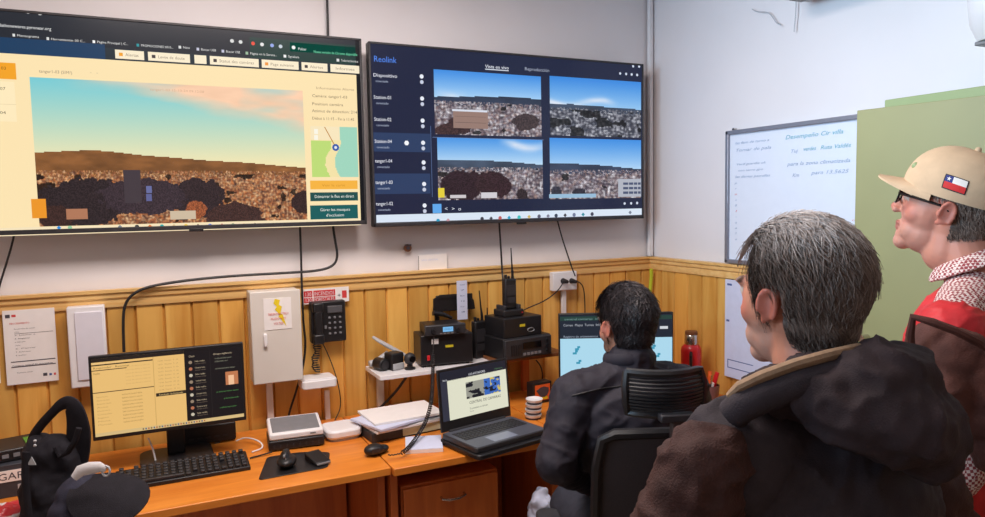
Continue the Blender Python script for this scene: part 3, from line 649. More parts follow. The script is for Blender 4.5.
# wall socket
p, q = ony(553, 272.5, 2.95), ony(577, 289.5, 2.95)
t = thing('wall_socket', 'white double wall socket with two black plugs under the right television', 'socket', ((p.x+q.x)/2, 2.985, q.z))
MB().box(((p.x+q.x)/2, 2.967, (p.z+q.z)/2), (q.x-p.x, 0.036, p.z-q.z)).build('socket_box', M['white'], t, True, bevel=0.004)
for u in (564, 572.5):
    c = ony(u, 281, 2.94); MB().cyl((c.x, 2.95, c.z), (c.x+0.004, 2.915, c.z-0.002), 0.014, 0.008).build('plug', M['black'], t, True)
p, q = ony(236, 436, 2.975), ony(250, 446, 2.975)
t = thing('wall_socket', 'white wall socket behind the monitor low on the boards', 'socket', ((p.x+q.x)/2, 2.985, q.z))
MB().box(((p.x+q.x)/2, 2.978, (p.z+q.z)/2), (q.x-p.x, 0.016, p.z-q.z)).build('socket_plate', M['white'], t, True, bevel=0.003)
for dx in (-0.014, 0.014): MB().cyl(((p.x+q.x)/2+dx, 2.971, (p.z+q.z)/2), ((p.x+q.x)/2+dx, 2.968, (p.z+q.z)/2), 0.008).build('socket_hole', M['black'], t, True)
# small round wall fitting and faint paper above the rail
c = ony(408, 248, 2.99)
t = thing('wall_plug', 'small round reddish metal wall fitting under the right television', 'fitting', (c.x, 2.998, c.z-0.01))
MB().cyl((c.x, 3.0, c.z), (c.x, 2.99, c.z), 0.017).build('ring', M['brown'], t, True); MB().cyl((c.x, 2.99, c.z), (c.x, 2.985, c.z), 0.008).build('core', M['ink'], t, True)
MB().box((c.x, 2.989, c.z+0.013), (0.03, 0.004, 0.006)).build('bar', M['ink'], t, True)
sheet('label_strip', 'faded white label stuck on the wall just above the wooden rail', 'label', (418, 255), (447, 269), [(0.1, 0.4, 0.7, 0.12, 'bpaper', 'SALA CENTRAL'), (0.0, 1.0, 0.02, 0.95, 'grey', '')], 2.998, 'paper')
sheet('tape_strip', 'narrow pale blue paper strip hanging below the rail over the radio', 'paper strip', (456.5, 281), (467.5, 319), [(0.3, 0.12+0.14*k, 0.75, 0.035, 'bink', ('Canal', '7', 'Base', '12', 'Sur', '3')[k]) for k in range(6)], 2.93, 'bpaper')

# ------------------------------------------------------------------ shelves of the radio corner
SH = 0.953
fr_l = onz(380, 376.5, SH); fr_r = onz(500, 361, SH)
ysh = fr_l.y
t = thing('wall_shelf', 'white wall shelf carrying the big black radio supply', 'shelf', ((fr_l.x+fr_r.x)/2, 2.985, SH-0.02))
MB().box(((fr_l.x+fr_r.x)/2, (ysh+2.985)/2, SH-0.009), (fr_r.x-fr_l.x, 2.985-ysh, 0.018)).build('board', M['white'], t, True, bevel=0.002)
for x in (fr_l.x+0.06, fr_r.x-0.05):
    MB().box((x, 2.975, SH-0.1), (0.03, 0.02, 0.165)).build('bracket', M['offw'], t, True, bevel=0.002)
    MB().box((x, (ysh+2.985)/2+0.02, SH-0.024), (0.03, (2.985-ysh)*0.8, 0.012)).build('bracket_arm', M['offw'], t, True, bevel=0.002)
print('shelf y', ysh, fr_l, fr_r)
SH2 = 0.965
b_l = onz(497, 363, SH2-0.012); b_r = onz(554, 353, SH2-0.012)
y2 = min(b_l.y, b_r.y)
t = thing('wall_shelf', 'brown wooden wall shelf carrying the stacked radios by the socket', 'shelf', ((b_l.x+b_r.x)/2, 2.985, SH2-0.02))
MB().box(((b_l.x+b_r.x)/2+0.01, (y2+2.985)/2, SH2-0.008), (b_r.x-b_l.x+0.04, 2.985-y2, 0.016)).build('board', M['brown'], t, True, bevel=0.002)
for x in (b_l.x+0.05, b_r.x-0.06): MB().box((x, 2.972, SH2-0.14), (0.035, 0.026, 0.25)).build('bracket', M['deskv'], t, True, bevel=0.002)
print('shelf2', y2, b_l, b_r)

def rz_box(name, label, cat, c, dims, rz, parts, group=None):
    t = thing(name, label, cat, c, rz, group); parts(t, *dims); return t
# big power supply: front lower corners on the photo
def at(u, v, z): p = onz(u, v, z); return p
def frame_from(u0, v0, u1, v1, z):
    p, q = onz(u0, v0, z), onz(u1, v1, z); d = q-p; return p, q, d.length, math.atan2(d.y, d.x)
p, q, wd, rz = frame_from(421, 368, 473.5, 363.5, SH)
rz = max(-0.12, min(0.12, rz)); dep = 0.135; hgt = abs(ony(447, 334.5, p.y).z-ony(447, 366, p.y).z)
c = (p+q)/2 + Vector((-math.sin(rz), math.cos(rz), 0))*dep/2; c.z = SH
print('psu', wd, rz, hgt, p, q)
t = thing('power_supply', 'big black radio power supply box on the white shelf', 'power supply', c, rz)
PSU = dict(c=c.copy(), rz=rz, w=wd, d=dep, h=hgt)
MB().box((0, 0, hgt/2+0.004), (wd, dep, hgt-0.008)).build('case', M['black'], t, bevel=0.004)
for sx in (-1, 1):
    for sy in (-1, 1): MB().cyl((sx*(wd/2-0.02), sy*(dep/2-0.02), 0), (sx*(wd/2-0.02), sy*(dep/2-0.02), 0.006), 0.008).build('foot', M['black2'], t)
MB().box((0.01, -dep/2-0.001, hgt*0.62), (0.034, 0.002, 0.010)).build('name_plate', M['yellowled'], t)
MB().box((-wd*0.36, -dep/2-0.003, hgt*0.3), (0.012, 0.008, 0.022)).build('rocker_switch', M['red'], t, bevel=0.002)
MB().box((-wd*0.23, -dep/2-0.0015, hgt*0.8), (0.03, 0.003, 0.022)).build('white_tag', M['white'], t)
z2 = SH+hgt
# mobile radio on it
mw, md, mh = wd*0.78, 0.13, 0.045
t = thing('mobile_radio', 'black mobile radio with lit blue display on the big power supply', 'radio', (c.x-0.012, c.y-0.015, z2), rz)
MB().box((0, 0.01, mh/2), (mw*0.9, md-0.02, mh-0.004)).build('case', M['black'], t, bevel=0.003)
MB().box((0, -md/2+0.006, mh/2), (mw, 0.024, mh)).build('front_panel', M['black2'], t, bevel=0.005)
s = Screen(Vector((c.x-0.012, c.y-0.015, z2))+Matrix.Rotation(rz, 3, 'Z')@Vector((-0.012, -md/2-0.0064, 0.014)), (math.cos(rz), math.sin(rz), 0), (0, 0, 1))
s.quad([(0, 0), (0.045, 0), (0.045, 0.021), (0, 0.021)], (120, 180, 226), 0); letters(s.mb, 'CANAL 7', s.P(0.006, 0.008, 2), s.S, s.T, 0.007, 0.033, 0, lin((50, 90, 150)))
s.mb.build('display', M['screen'], t, True, smooth=False)
for x in (-0.055, 0.052): MB().cyl((x, -md/2-0.006, 0.02), (x, -md/2-0.02, 0.02), 0.010, 0.008).build('knob', M['black'], t)
for k in range(4): MB().box((-0.02+0.016*k, -md/2-0.0065, 0.008), (0.011, 0.004, 0.005)).build('key', M['grey'], t)
# hanging black bracket strap above the radio
y0 = 2.955; pts = [ony(u, v, y0) for u, v in ((437, 318), (435, 309), (435, 300), (440, 297), (455, 296), (468, 296), (472, 301), (473, 309))]
t = thing('radio_bracket', 'black curved metal bracket standing behind the mobile radio display', 'bracket', (pts[0].x, y0, pts[0].z))
MB().tube(pts, 0.011, 6, flat=0.35, up=(0, 1, 0)).build('strap', M['black'], t, True)
m0, m1 = ony(452, 300, y0-0.012), ony(452, 306, y0-0.012)
p, q = ony(436, 296, y0), ony(473, 309, y0)
MB().box(((p.x+q.x)/2, y0+0.004, (p.z+q.z)/2), (q.x-p.x, 0.008, p.z-q.z)).build('plate', M['black'], t, True, bevel=0.003)
k0 = ony(433, 313, 2.93); k1 = ony(452, 318, 2.93)
MB().tube([k0, k0*0.5+k1*0.5+Vector((0, 0, 0.006)), k1], [0.012, 0.011, 0.006], 10).build('clamp', M['black'], t, True)
MB().box((pts[0].x, y0, (pts[0].z+z2)/2), (0.02, 0.01, abs(pts[0].z-z2)+0.01)).build('upright', M['black'], t, True)

# things at the left end of the shelf
b0 = onz(371, 366.5, SH)
yb = 2.93
t = thing('handset_stand', 'pale grey curved handset leaning at the left end of the white shelf', 'handset', (b0.x, b0.y, SH))
pts = [ony(373, 337, yb+0.02), ony(379, 341, yb), ony(388, 346, yb-0.01), ony(397, 351, yb-0.02), ony(405, 355, yb-0.03)]
MB().tube(pts, [0.009, 0.012, 0.014, 0.014, 0.010], 10, flat=0.6).build('handle', M['lgrey'], t, True)
e = ony(374, 361, yb); MB().tube([ony(369, 364, yb), ony(376, 363, yb), ony(383, 357, yb), ony(388, 352, yb)], [0.014, 0.018, 0.014, 0.009], 10).build('cradle', M['lgrey'], t, True)
for lab, u, v, r in (('left of two round black speakers beside the grey handset', 384, 372, 0.026), ('right of two round black speakers beside the grey handset', 398, 371, 0.03)):
    p = onz(u, v, SH); t = thing('desk_speaker', lab, 'speaker', (p.x, p.y+0.04, SH), 0.3, 'round speakers on the white shelf')
    if r < 0.028:
        MB().cyl((0, -0.03, r), (0, 0.03, r), r, n=20).build('casing', M['black'], t, bevel=0.004)
        MB().cyl((0, -0.031, r), (0, -0.034, r), r*0.7, n=20).build('grille', M['black2'], t)
    else:
        MB().box((0, 0.005, 0.036), (0.062, 0.06, 0.072)).build('casing', M['black'], t, bevel=0.006)
        MB().box((0, -0.027, 0.016), (0.056, 0.006, 0.026)).build('front_label', M['lgrey'], t, bevel=0.002)
p = onz(413, 370, SH); t = thing('webcam', 'small black webcam beside the big power supply on the white shelf', 'webcam', (p.x-0.006, p.y+0.02, SH), 0.2)
MB().lathe([(0.022, 0), (0.024, 0.006), (0.012, 0.012), (0.012, 0.02)]).build('base', M['black'], t)
MB().ell((0, 0, 0.045), (0.026, 0.022, 0.026)).build('head', M['black2'], t)
MB().cyl((0, -0.018, 0.046), (0, -0.026, 0.046), 0.013).build('lens', M['gloss'], t)

# handheld radios
def handheld(label, base, h, wd, ant, lean=0.0, charger=True, rz=0.2):
    t = thing('handheld_radio', label, 'radio', base, rz, 'handheld radios on the shelves')
    MB().box((0, 0, h/2), (wd, 0.034, h)).build('body', M['black'], t, bevel=0.006)
    MB().box((0, -0.018, h*0.62), (wd*0.8, 0.003, h*0.34)).build('grille', M['black2'], t)
    MB().box((0, -0.018, h*0.3), (wd*0.7, 0.003, h*0.18)).build('keypad', M['black2'], t)
    MB().cyl((-wd*0.3, 0, h), (-wd*0.3, 0, h+0.018), 0.007).build('knob', M['black'], t)
    MB().cyl((-wd*0.02, 0, h), (-wd*0.02, 0, h+0.012), 0.006).build('knob', M['black'], t)
    MB().tube([(wd*0.33, 0, h), (wd*0.33, 0, h+0.02), (wd*0.33+lean*0.5, 0, h+ant*0.5), (wd*0.33+lean, 0, h+ant)], [0.0075, 0.006, 0.0035, 0.0025], 8).build('antenna', M['black'], t)
    return t
def charger(label, base, wd, dep, h, rz=0.2):
    t = thing('radio_charger', label, 'charger', base, rz, 'charger cups of the handheld radios')
    MB().box((0, 0, h*0.3), (wd, dep, h*0.6)).build('base', M['black'], t, bevel=0.005)
    for sx in (-1, 1): MB().box((sx*(wd*0.36), 0.0, h*0.75), (wd*0.14, dep*0.75, h*0.5)).build('cup_wall', M['black2'], t, bevel=0.004)
    MB().cyl((wd*0.4, -dep/2, h*0.3), (wd*0.4, -dep/2-0.002, h*0.3), 0.003).build('led', M['red'], t)
    return t
p = onz(482, 359, SH); p.y += 0.03
hh = abs(ony(482, 357, p.y).z-ony(482, 320, p.y).z)
handheld('handheld radio with long thin antenna standing beside the big power supply', (p.x, p.y, SH), hh, 0.06, 0.135, -0.012)
p2 = onz(493, 353, SH+0.0); p2 = Vector((p.x+0.055, p.y+0.05, SH))
handheld('shorter handheld radio with stub antenna half hidden at the stacked radios', tuple(p2), hh*0.86, 0.045, 0.07, 0.0)
# stacked radios on the brown shelf
p, q, wd, rz = frame_from(500, 362, 554, 353.5, SH2); 
c = (p+q)/2; print('stack', wd, rz, c)
rz = max(-0.25, min(0.25, rz)); wd = min(wd, 0.25); c = c + Vector((-math.sin(rz), math.cos(rz), 0))*0.085; c.z = SH2
sc = (c-CAM).dot(FW)/FPX
h1 = 21*sc
t = thing('base_radio', 'black ribbed base radio at the bottom of the right radio stack', 'radio', c, rz)
MB().box((0, 0, h1/2), (wd, 0.17, h1)).build('case', M['black'], t, bevel=0.004)
MB().box((0, -0.09, h1/2), (wd*0.98, 0.014, h1*0.92)).build('front_panel', M['black2'], t, bevel=0.004)
for k in range(5): MB().box((-wd*0.36+0.012*k, -0.098, h1*0.45), (0.004, 0.004, h1*0.5)).build('vent_rib', M['black'], t)
MB().box((wd*0.06, -0.0985, h1*0.62), (wd*0.38, 0.004, h1*0.28)).build('display', M['gloss'], t)
for k in range(5): MB().box((wd*(-0.1+0.08*k), -0.0985, h1*0.22), (wd*0.055, 0.004, h1*0.12)).build('key', M['grey'], t)
for k in range(3): MB().cyl((wd*0.38, -0.097, h1*(0.25+0.25*k)), (wd*0.38, -0.106, h1*(0.25+0.25*k)), 0.006).build('knob', M['black'], t)
c2 = c+Vector((-0.015, 0.005, h1)); h2 = 19*sc; w2 = wd*0.8
t = thing('radio_power_box', 'plain black box with yellow plate in the middle of the right radio stack', 'power supply', c2, rz+0.02)
MB().box((0, 0, h2/2), (w2, 0.16, h2)).build('case', M['black'], t, bevel=0.003)
MB().box((-0.005, -0.081, h2*0.58), (0.027, 0.002, 0.011)).build('name_plate', M['yellowled'], t)
MB().tube([(w2*0.2+0.035*math.cos(a)*0.5, -0.081, h2*0.3+0.008*math.sin(a)) for a in [2*PI*k/14 for k in range(15)]], 0.001, 4).build('emblem', M['lgrey'], t)
c3 = c2+Vector((-0.02, 0.0, h2)); h3 = 11*sc
charger('black charger cup on top of the right radio stack', tuple(c3), 0.105, 0.09, h3, rz)
handheld('handheld radio with upright antenna in the charger atop the right stack', (c3.x+0.004, c3.y, c3.z+h3*0.6), 30*sc, 0.058, 0.135, -0.006, rz=rz)
for sx in (-0.028, 0.028): pass

# ------------------------------------------------------------------ monitor, keyboard, mouse
y0 = 2.70
pTL, pTR, pBR, pBL = ony(89, 356, y0), ony(244, 343, y0), ony(245.5, 419, y0), ony(92, 443, y0)
x0, x1 = (pTL.x+pBL.x)/2, (pTR.x+pBR.x)/2; zt, zb = (pTL.z+pTR.z)/2, (pBL.z+pBR.z)/2
print('monitor', x0, x1, zb, zt, pTL.z, pTR.z, pBL.z, pBR.z)
cx = (x0+x1)/2
t = thing('monitor', 'black desk monitor showing a yellow-tinted mail page and dark chat', 'monitor', (cx, y0+0.08, DESK))
MB().box((cx, y0+0.012, (zt+zb)/2), (x1-x0, 0.022, zt-zb)).build('housing', M['black'], t, True, bevel=0.003)
MB().box((cx, y0+0.05, (zt+zb)/2-0.02), (0.3, 0.055, 0.2)).build('rear_cover', M['black'], t, True, bevel=0.012)
MB().box((cx+0.01, y0+0.1, (DESK+0.012+zb+0.12)/2), (0.06, 0.03, zb+0.12-DESK-0.012)).build('stand_neck', M['black'], t, True, bevel=0.006)
MB().rbox((cx+0.01, y0+0.08, DESK+0.008), (0.24, 0.18, 0.014), 0.04).build('stand_base', M['black'], t, True, bevel=0.003)
s = Screen((x0, y0, zb), (1, 0, 0), (0, 0, 1)); Wm, Hm = x1-x0, zt-zb
F = lambda a, b: (0.008+a*(Wm-0.016), 0.014+(1-b)*(Hm-0.023))
def fr(a0, b0, a1, b1, c, l=1): s.quad([F(a0, b1), F(a1, b1), F(a1, b0), F(a0, b0)], c, l)
fr(0, 0, 1, 1, (24, 20, 20), 0); fr(0, 0, 0.6, 0.965, (232, 188, 116), 1); fr(0, 0, 0.6, 0.045, (40, 32, 28), 2); fr(0, 0.955, 1, 1, (214, 184, 128), 2)
fr(0, 0.075, 0.39, 0.09, (40, 32, 30), 2); fr(0, 0.145, 0.22, 0.155, (70, 54, 40), 2); fr(0, 0.43, 0.39, 0.44, (60, 46, 36), 2); fr(0.39, 0.045, 0.395, 0.96, (206, 164, 96), 2)
def tx(b, a0, b0, a1, h, c=(120, 92, 56)):
    P0 = F(a0, b0); P1 = F(a1, b0); letters(s.mb, b, s.P(P0[0], P0[1], 4), s.S, s.T, h*Hm, P1[0]-P0[0], 0, lin(c))
tx('Bandeja de entrada', 0.01, 0.07, 0.2, 0.02, (230, 200, 150)); tx('Responder   Reenviar', 0.01, 0.13, 0.24, 0.022); tx('Detalles', 0.01, 0.2, 0.05, 0.022)
for k in range(9): tx(('Reporte de turno', 'Alerta camara', 'Resumen diario', 'Aviso', 'Informe torre', 'Consulta', 'Registro', 'Nota', 'Mensaje')[k], 0.02, 0.5+0.045*k, 0.09+0.01*(k % 3), 0.018, (190, 150, 90)); tx('Estado de las camaras en la zona norte' if k % 2 else 'Actualizacion de los puntos de vigilancia', 0.18, 0.5+0.045*k, 0.31, 0.02, (160, 122, 72))
for k in range(6): tx('Linea de datos y valores', 0.21, 0.14+0.045*k, 0.37, 0.016, (206, 164, 100))
for k in range(10): fr(0.41, 0.08+0.048*k, 0.58, 0.083+0.048*k, (226, 184, 112), 2)
for k in range(9): tx('12:0%d  Evento  %d  ok' % (k, 3*k), 0.42, 0.115+0.048*k, 0.56, 0.016, (180, 140, 84))
fr(0.4, 0.53, 0.6, 0.575, (50, 40, 30), 3); tx('Resultado de busqueda', 0.42, 0.565, 0.58, 0.02, (220, 190, 130))
fr(0.6, 0.02, 1, 0.955, (26, 22, 24), 1); tx('Chats', 0.63, 0.1, 0.67, 0.022, (200, 180, 150)); tx('Grupo vigilancia', 0.8, 0.1, 0.93, 0.02, (210, 190, 160)); fr(0.775, 0.05, 0.778, 0.95, (44, 38, 38), 2)
for k in range(9):
    b = 0.17+0.088*k; P0 = F(0.64, b); s.quad([(P0[0]+0.006*math.cos(q), P0[1]+0.006*math.sin(q)) for q in [2*PI*i/10 for i in range(10)]], ((150, 130, 110), (180, 110, 80), (200, 190, 170))[k % 3], 3)
    tx('Contacto turno' if k % 2 else 'Sala radio', 0.67, b, 0.74, 0.018, (200, 180, 150)); tx('mensaje recibido', 0.67, b+0.03, 0.745, 0.014, (120, 104, 90))
for a_, b_, a1_ in ((0.81, 0.16, 0.93), (0.81, 0.2, 0.9), (0.81, 0.3, 0.95), (0.81, 0.62, 0.97), (0.86, 0.72, 0.97), (0.83, 0.84, 0.95)): tx('se informa humo sector', a_, b_, a1_, 0.018, (90, 150, 80) if b_ > 0.5 else (150, 150, 130))
fr(0.88, 0.35, 0.97, 0.53, (190, 120, 80), 3); fr(0.90, 0.4, 0.94, 0.53, (240, 190, 150), 4)
for k in range(24): fr(0.3+0.018*k, 0.968, 0.309+0.018*k, 0.99, ((120, 96, 60), (60, 90, 130), (180, 90, 60))[k % 3], 3)
s.mb.build('screen', M['screen'], t, True, smooth=False)
# keyboard
p, q = onz(115, 491, DESK), onz(250, 468, DESK)
rz = math.atan2(q.y-p.y, q.x-p.x); ln = (q-p).length; print('kb', ln, rz)
ln = min(ln, 0.47); back = onz(245, 451, DESK+0.02); dep = min(0.16, max(0.12, (back-q).length))
c = q - Vector((0, 0.022, 0)) - Vector((math.cos(rz), math.sin(rz), 0))*ln/2 + Vector((-math.sin(rz), math.cos(rz), 0))*dep/2
t = thing('keyboard', 'black full-size keyboard in front of the left desk monitor', 'keyboard', (c.x, c.y, DESK), rz)
MB().prism([(-dep/2, 0), (dep/2, 0), (dep/2, 0.028), (dep/2-0.012, 0.03), (-dep/2, 0.014)], -ln/2, ln/2, X=(0, 1, 0), Y=(0, 0, 1)).build('case', M['black'], t, bevel=0.003)
sl = math.atan2(0.016, dep-0.012)
kp = MB().box((0, 0, 0.006), (0.0145, 0.0145, 0.009)); key0 = None
for r in range(6):
    for k in range(18):
        if r == 0 and 3 <= k <= 8 or (r in (1, 2) and k == 14) or (k == 17 and r == 4) or (k == 1 and r == 5): continue
        if r == 0 and k == 10: continue
        y = -dep/2+0.016+r*0.0205; x = -ln/2+0.018+k*(ln-0.036)/17; z = 0.012+(y+dep/2)*math.tan(sl)
        if key0 is None:
            key0 = kp.build('key', M['black2'], t, bevel=0.002); o = key0
        else:
            o = key0.copy(); COL.objects.link(o); o.parent = t
        o.location = (x, y, z); o.rotation_euler = (sl, 0, 0)
z = 0.012+0.016*math.tan(sl)
MB().box((-ln/2+0.018+5.5*(ln-0.036)/17, -dep/2+0.016, z+0.006), (0.13, 0.0145, 0.009)).build('space_bar', M['black2'], t, bevel=0.002)
# mouse pad, mouse, stapler-like rest
cor = [onz(u, v, DESK+0.003) for u, v in ((258, 480), (328, 467), (330, 452), (300, 452), (267, 457))]
rp = []
n = len(cor)
for i in range(n):
    a, b, c_ = cor[i-1], cor[i], cor[(i+1) % n]; d0 = (a-b).normalized()*0.02; d1 = (c_-b).normalized()*0.02
    for k in range(5): f = k/4; rp.append((b+d0)*(1-f)**2 + b*(2*f*(1-f)) + (b+d1)*f**2)
tag(MB().hexa([(v.x, v.y, DESK+0.0005) for v in rp], [(v.x, v.y, DESK+0.0035) for v in rp]).build('mouse_pad', M['black'], bevel=0.001), 'thin black mouse pad on the left desk under the mouse', 'mouse pad')
c = onz(288, 468, DESK+0.004); t = thing('mouse', 'dark upright ergonomic mouse on the black mouse pad', 'mouse', (c.x, c.y+0.02, DESK+0.0036), -0.3)
mb = MB().ell((0, 0, 0.02), (0.034, 0.05, 0.02)).ell((-0.006, 0.004, 0.034), (0.017, 0.036, 0.026), Matrix.Rotation(0.35, 3, 'Y'))
def remesh(mb, vox, sm=4, name='tmp'):
    me = mb.mesh(name, M['black'], False); o = bpy.data.objects.new(name, me); COL.objects.link(o)
    r = o.modifiers.new('r', 'REMESH'); r.mode = 'VOXEL'; r.voxel_size = vox
    if sm: s_ = o.modifiers.new('s', 'SMOOTH'); s_.iterations = sm; s_.factor = 0.5
    bpy.context.view_layer.update(); dg = bpy.context.evaluated_depsgraph_get()
    ev = bpy.data.meshes.new_from_object(o.evaluated_get(dg), depsgraph=dg)
    out = MB(); nv = len(ev.vertices); co = np.zeros(nv*3); ev.vertices.foreach_get('co', co)
    no = np.zeros(nv*3); ev.vertices.foreach_get('normal', no)
    out.V = [tuple(v) for v in co.reshape(-1, 3)]; out.F = [tuple(p.vertices) for p in ev.polygons]
    out.M = [0]*len(out.F); out.C = [None]*len(out.F); out.N = no.reshape(-1, 3)
    bpy.data.objects.remove(o); bpy.data.meshes.remove(me); bpy.data.meshes.remove(ev); return out
mb.V = [(v[0], v[1], max(v[2], 0.0)) for v in mb.V]
body = remesh(mb, 0.003, 5); mz = min(v[2] for v in body.V); body.V = [(a, b, z-mz) for a, b, z in body.V]
body.build('shell', M['black'], t, angle=80)
MB().cyl((-0.006, -0.03, 0.045), (0.0, -0.03, 0.045), 0.007).build('wheel', M['grey'], t)
c = onz(320, 463, DESK+0.004); t = thing('card_reader', 'small black card reader with grey edge on the mouse pad', 'reader', (c.x-0.004, c.y+0.02, DESK+0.0036), 0.25)
MB().prism([(-0.045, 0), (0.045, 0), (0.045, 0.028), (-0.045, 0.012)], -0.028, 0.028, X=(0, 1, 0), Y=(0, 0, 1)).build('body', M['black'], t, bevel=0.004)
MB().box((0, -0.047, 0.006), (0.05, 0.006, 0.008)).build('front_edge', M['grey'], t, bevel=0.002)

# ------------------------------------------------------------------ routers
p, q, wd, rz = frame_from(271, 452, 327, 446, DESK); rz = min(0.1, max(-0.1, rz)); dep = 0.15
c = (p+q)/2+Vector((0, dep/2, 0)); print('router', wd, rz, c)
t = thing('network_modem', 'flat black modem box under the grey-topped white router', 'modem', (c.x, c.y, DESK), rz)
MB().box((0, 0, 0.022), (wd, dep, 0.036)).build('case', M['black'], t, bevel=0.005)
for k in range(8): MB().box((-wd*0.4+wd*0.8*k/7, -dep/2-0.001, 0.018), (0.005, 0.002, 0.012)).build('vent', M['black2'], t)
for sx in (-1, 1):
    for sy in (-1, 1): MB().cyl((sx*wd*0.4, sy*dep*0.4, 0), (sx*wd*0.4, sy*dep*0.4, 0.005), 0.008).build('foot', M['black2'], t)
wd2 = wd*0.97
t = thing('router', 'white router with a slanted grey top panel on the black modem', 'router', (c.x, c.y, DESK+0.04), rz+0.02)
MB().prism([(-dep*0.47, 0), (dep*0.47, 0), (dep*0.47, 0.05), (-dep*0.47, 0.024)], -wd2/2, wd2/2, X=(0, 1, 0), Y=(0, 0, 1)).build('case', M['white'], t, bevel=0.006)
an = math.atan2(0.026, dep*0.94)
MB().box((0, 0, 0.0385), (wd2*0.88, dep*0.76, 0.004), Matrix.Rotation(an, 3, 'X')).build('top_panel', M['grey'], t, bevel=0.002)
MB().box((wd2*0.3, -dep*0.47-0.0005, 0.014), (0.02, 0.002, 0.004)).build('logo_plate', M['grey'], t)
p = onz(327, 444, DESK); q = onz(362, 437, DESK); wd = (q-p).length; c = (p+q)/2+Vector((0.002, wd*0.42, 0)); print('ap', wd, c)
t = thing('access_point', 'white rounded square network box beside the router', 'router', (c.x, c.y, DESK), 0.05)
MB().rbox((0, 0, 0.005), (wd*0.86, wd*0.86, 0.010), 0.03).build('foot_plate', M['lgrey'], t)
MB().rbox((0, 0, 0.027), (wd, wd, 0.034), 0.035, 6).build('shell', M['white'], t, bevel=0.009)
for pts, lab, m in (([(236, 441, .01), (246, 437, .02), (260, 441, .02), (264, 448, .004), (252, 452, .004)], 'white cord arching from the low socket to the modem', 'white'), ([(148, 438, .09), (152, 446, .05), (155, 458, .02), (156, 464, .02)], 'white cord hanging under the left monitor', 'white'), ([(250, 458, .005), (262, 455, .005), (272, 452, .01)], 'black cord running from keyboard to modem', 'cable')):
    P = [onz(u, v, DESK+z) for u, v, z in pts]
    if 'hanging' in lab: P = [ony(u, v, 2.74) for u, v, z in pts]
    cable('network_cable', lab, P, 0.003, m)
# ------------------------------------------------------------------ papers, notepad, microphone
p, q = onz(376, 441, DESK), onz(440, 436, DESK)
rz0 = 0.1; c = (p+q)/2+Vector((0.0, 0.12, 0)); wd = 0.30
t = thing('document_box', 'flat green and black document box under the loose papers', 'box', (c.x, c.y, DESK), rz0)
MB().box((0, 0, 0.02), (wd, 0.2, 0.04)).build('box_body', M['black2'], t, bevel=0.004)
MB().box((0.06, -0.101, 0.022), (0.17, 0.002, 0.03)).build('label', mat('pale_green', (196, 206, 178), 0.6), t)
zc = 0.0405
for k, (dx, dy, r_, m, lab) in enumerate(((0.0, -0.012, 0.06, 'paper', 'lowest loose sheets of the paper pile beside the laptop'), (0.02, 0.01, -0.12, 'lgrey', 'grey folder in the middle of the paper pile beside the laptop'), (-0.012, -0.015, 0.22, 'bpaper', 'pale blue sheets slanting across the paper pile'), (0.015, 0.006, -0.05, 'paper', 'topmost white sheets of the paper pile beside the laptop'))):
    hh = 0.008 if m != 'lgrey' else 0.005
    o = MB().box((0, 0, hh/2), (0.29, 0.205, hh), Matrix.Rotation(rz0+r_, 3, 'Z')).xf(Matrix.Translation((c.x+dx, c.y+dy, DESK+zc))).build('paper_sheets' if m != 'lgrey' else 'folder', M[m], smooth=False)
    tag(o, lab, 'papers' if m != 'lgrey' else 'folder', 'paper pile beside the laptop'); zc += hh+0.0006
cor = [onz(u, v, DESK) for u, v in ((406, 455.5), (447, 453), (441, 436), (411, 437))]
c = sum(cor, Vector())/4; d = cor[1]-cor[0]; rz = math.atan2(d.y, d.x); print('notepad', d.length, rz, c)
c += Vector((-0.012, -0.006, 0))
t = thing('notepad', 'white blank notepad lying in front of the open laptop', 'notepad', (c.x, c.y, DESK), rz)
MB().box((0, 0, 0.007), (0.135, 0.15, 0.013)).build('pages', M['paper'], t, smooth=False)
MB().box((0, 0, 0.0142), (0.134, 0.149, 0.001)).build('top_sheet', M['bpaper'], t, smooth=False)
MB().box((0, 0, 0.0005), (0.136, 0.151, 0.001)).build('back_board', M['lgrey'], t, smooth=False)
c = onz(375, 456, DESK)
t = thing('radio_microphone', 'black fist microphone lying on the desk seam before the papers', 'microphone', (c.x, c.y+0.01, DESK), 0.15)
body = remesh(MB().ell((0, 0, 0.022), (0.038, 0.03, 0.021)).ell((0.03, 0.003, 0.018), (0.03, 0.02, 0.015)), 0.003, 4)
mz = min(v[2] for v in body.V); body.V = [(a, b, z-mz) for a, b, z in body.V]
body.build('shell', M['black'], t, angle=80)
MB().box((-0.005, -0.028, 0.026), (0.03, 0.008, 0.018)).build('grille', M['black2'], t, bevel=0.003)
MB().box((0.01, 0.029, 0.024), (0.035, 0.008, 0.014)).build('talk_key', M['black2'], t, bevel=0.003)
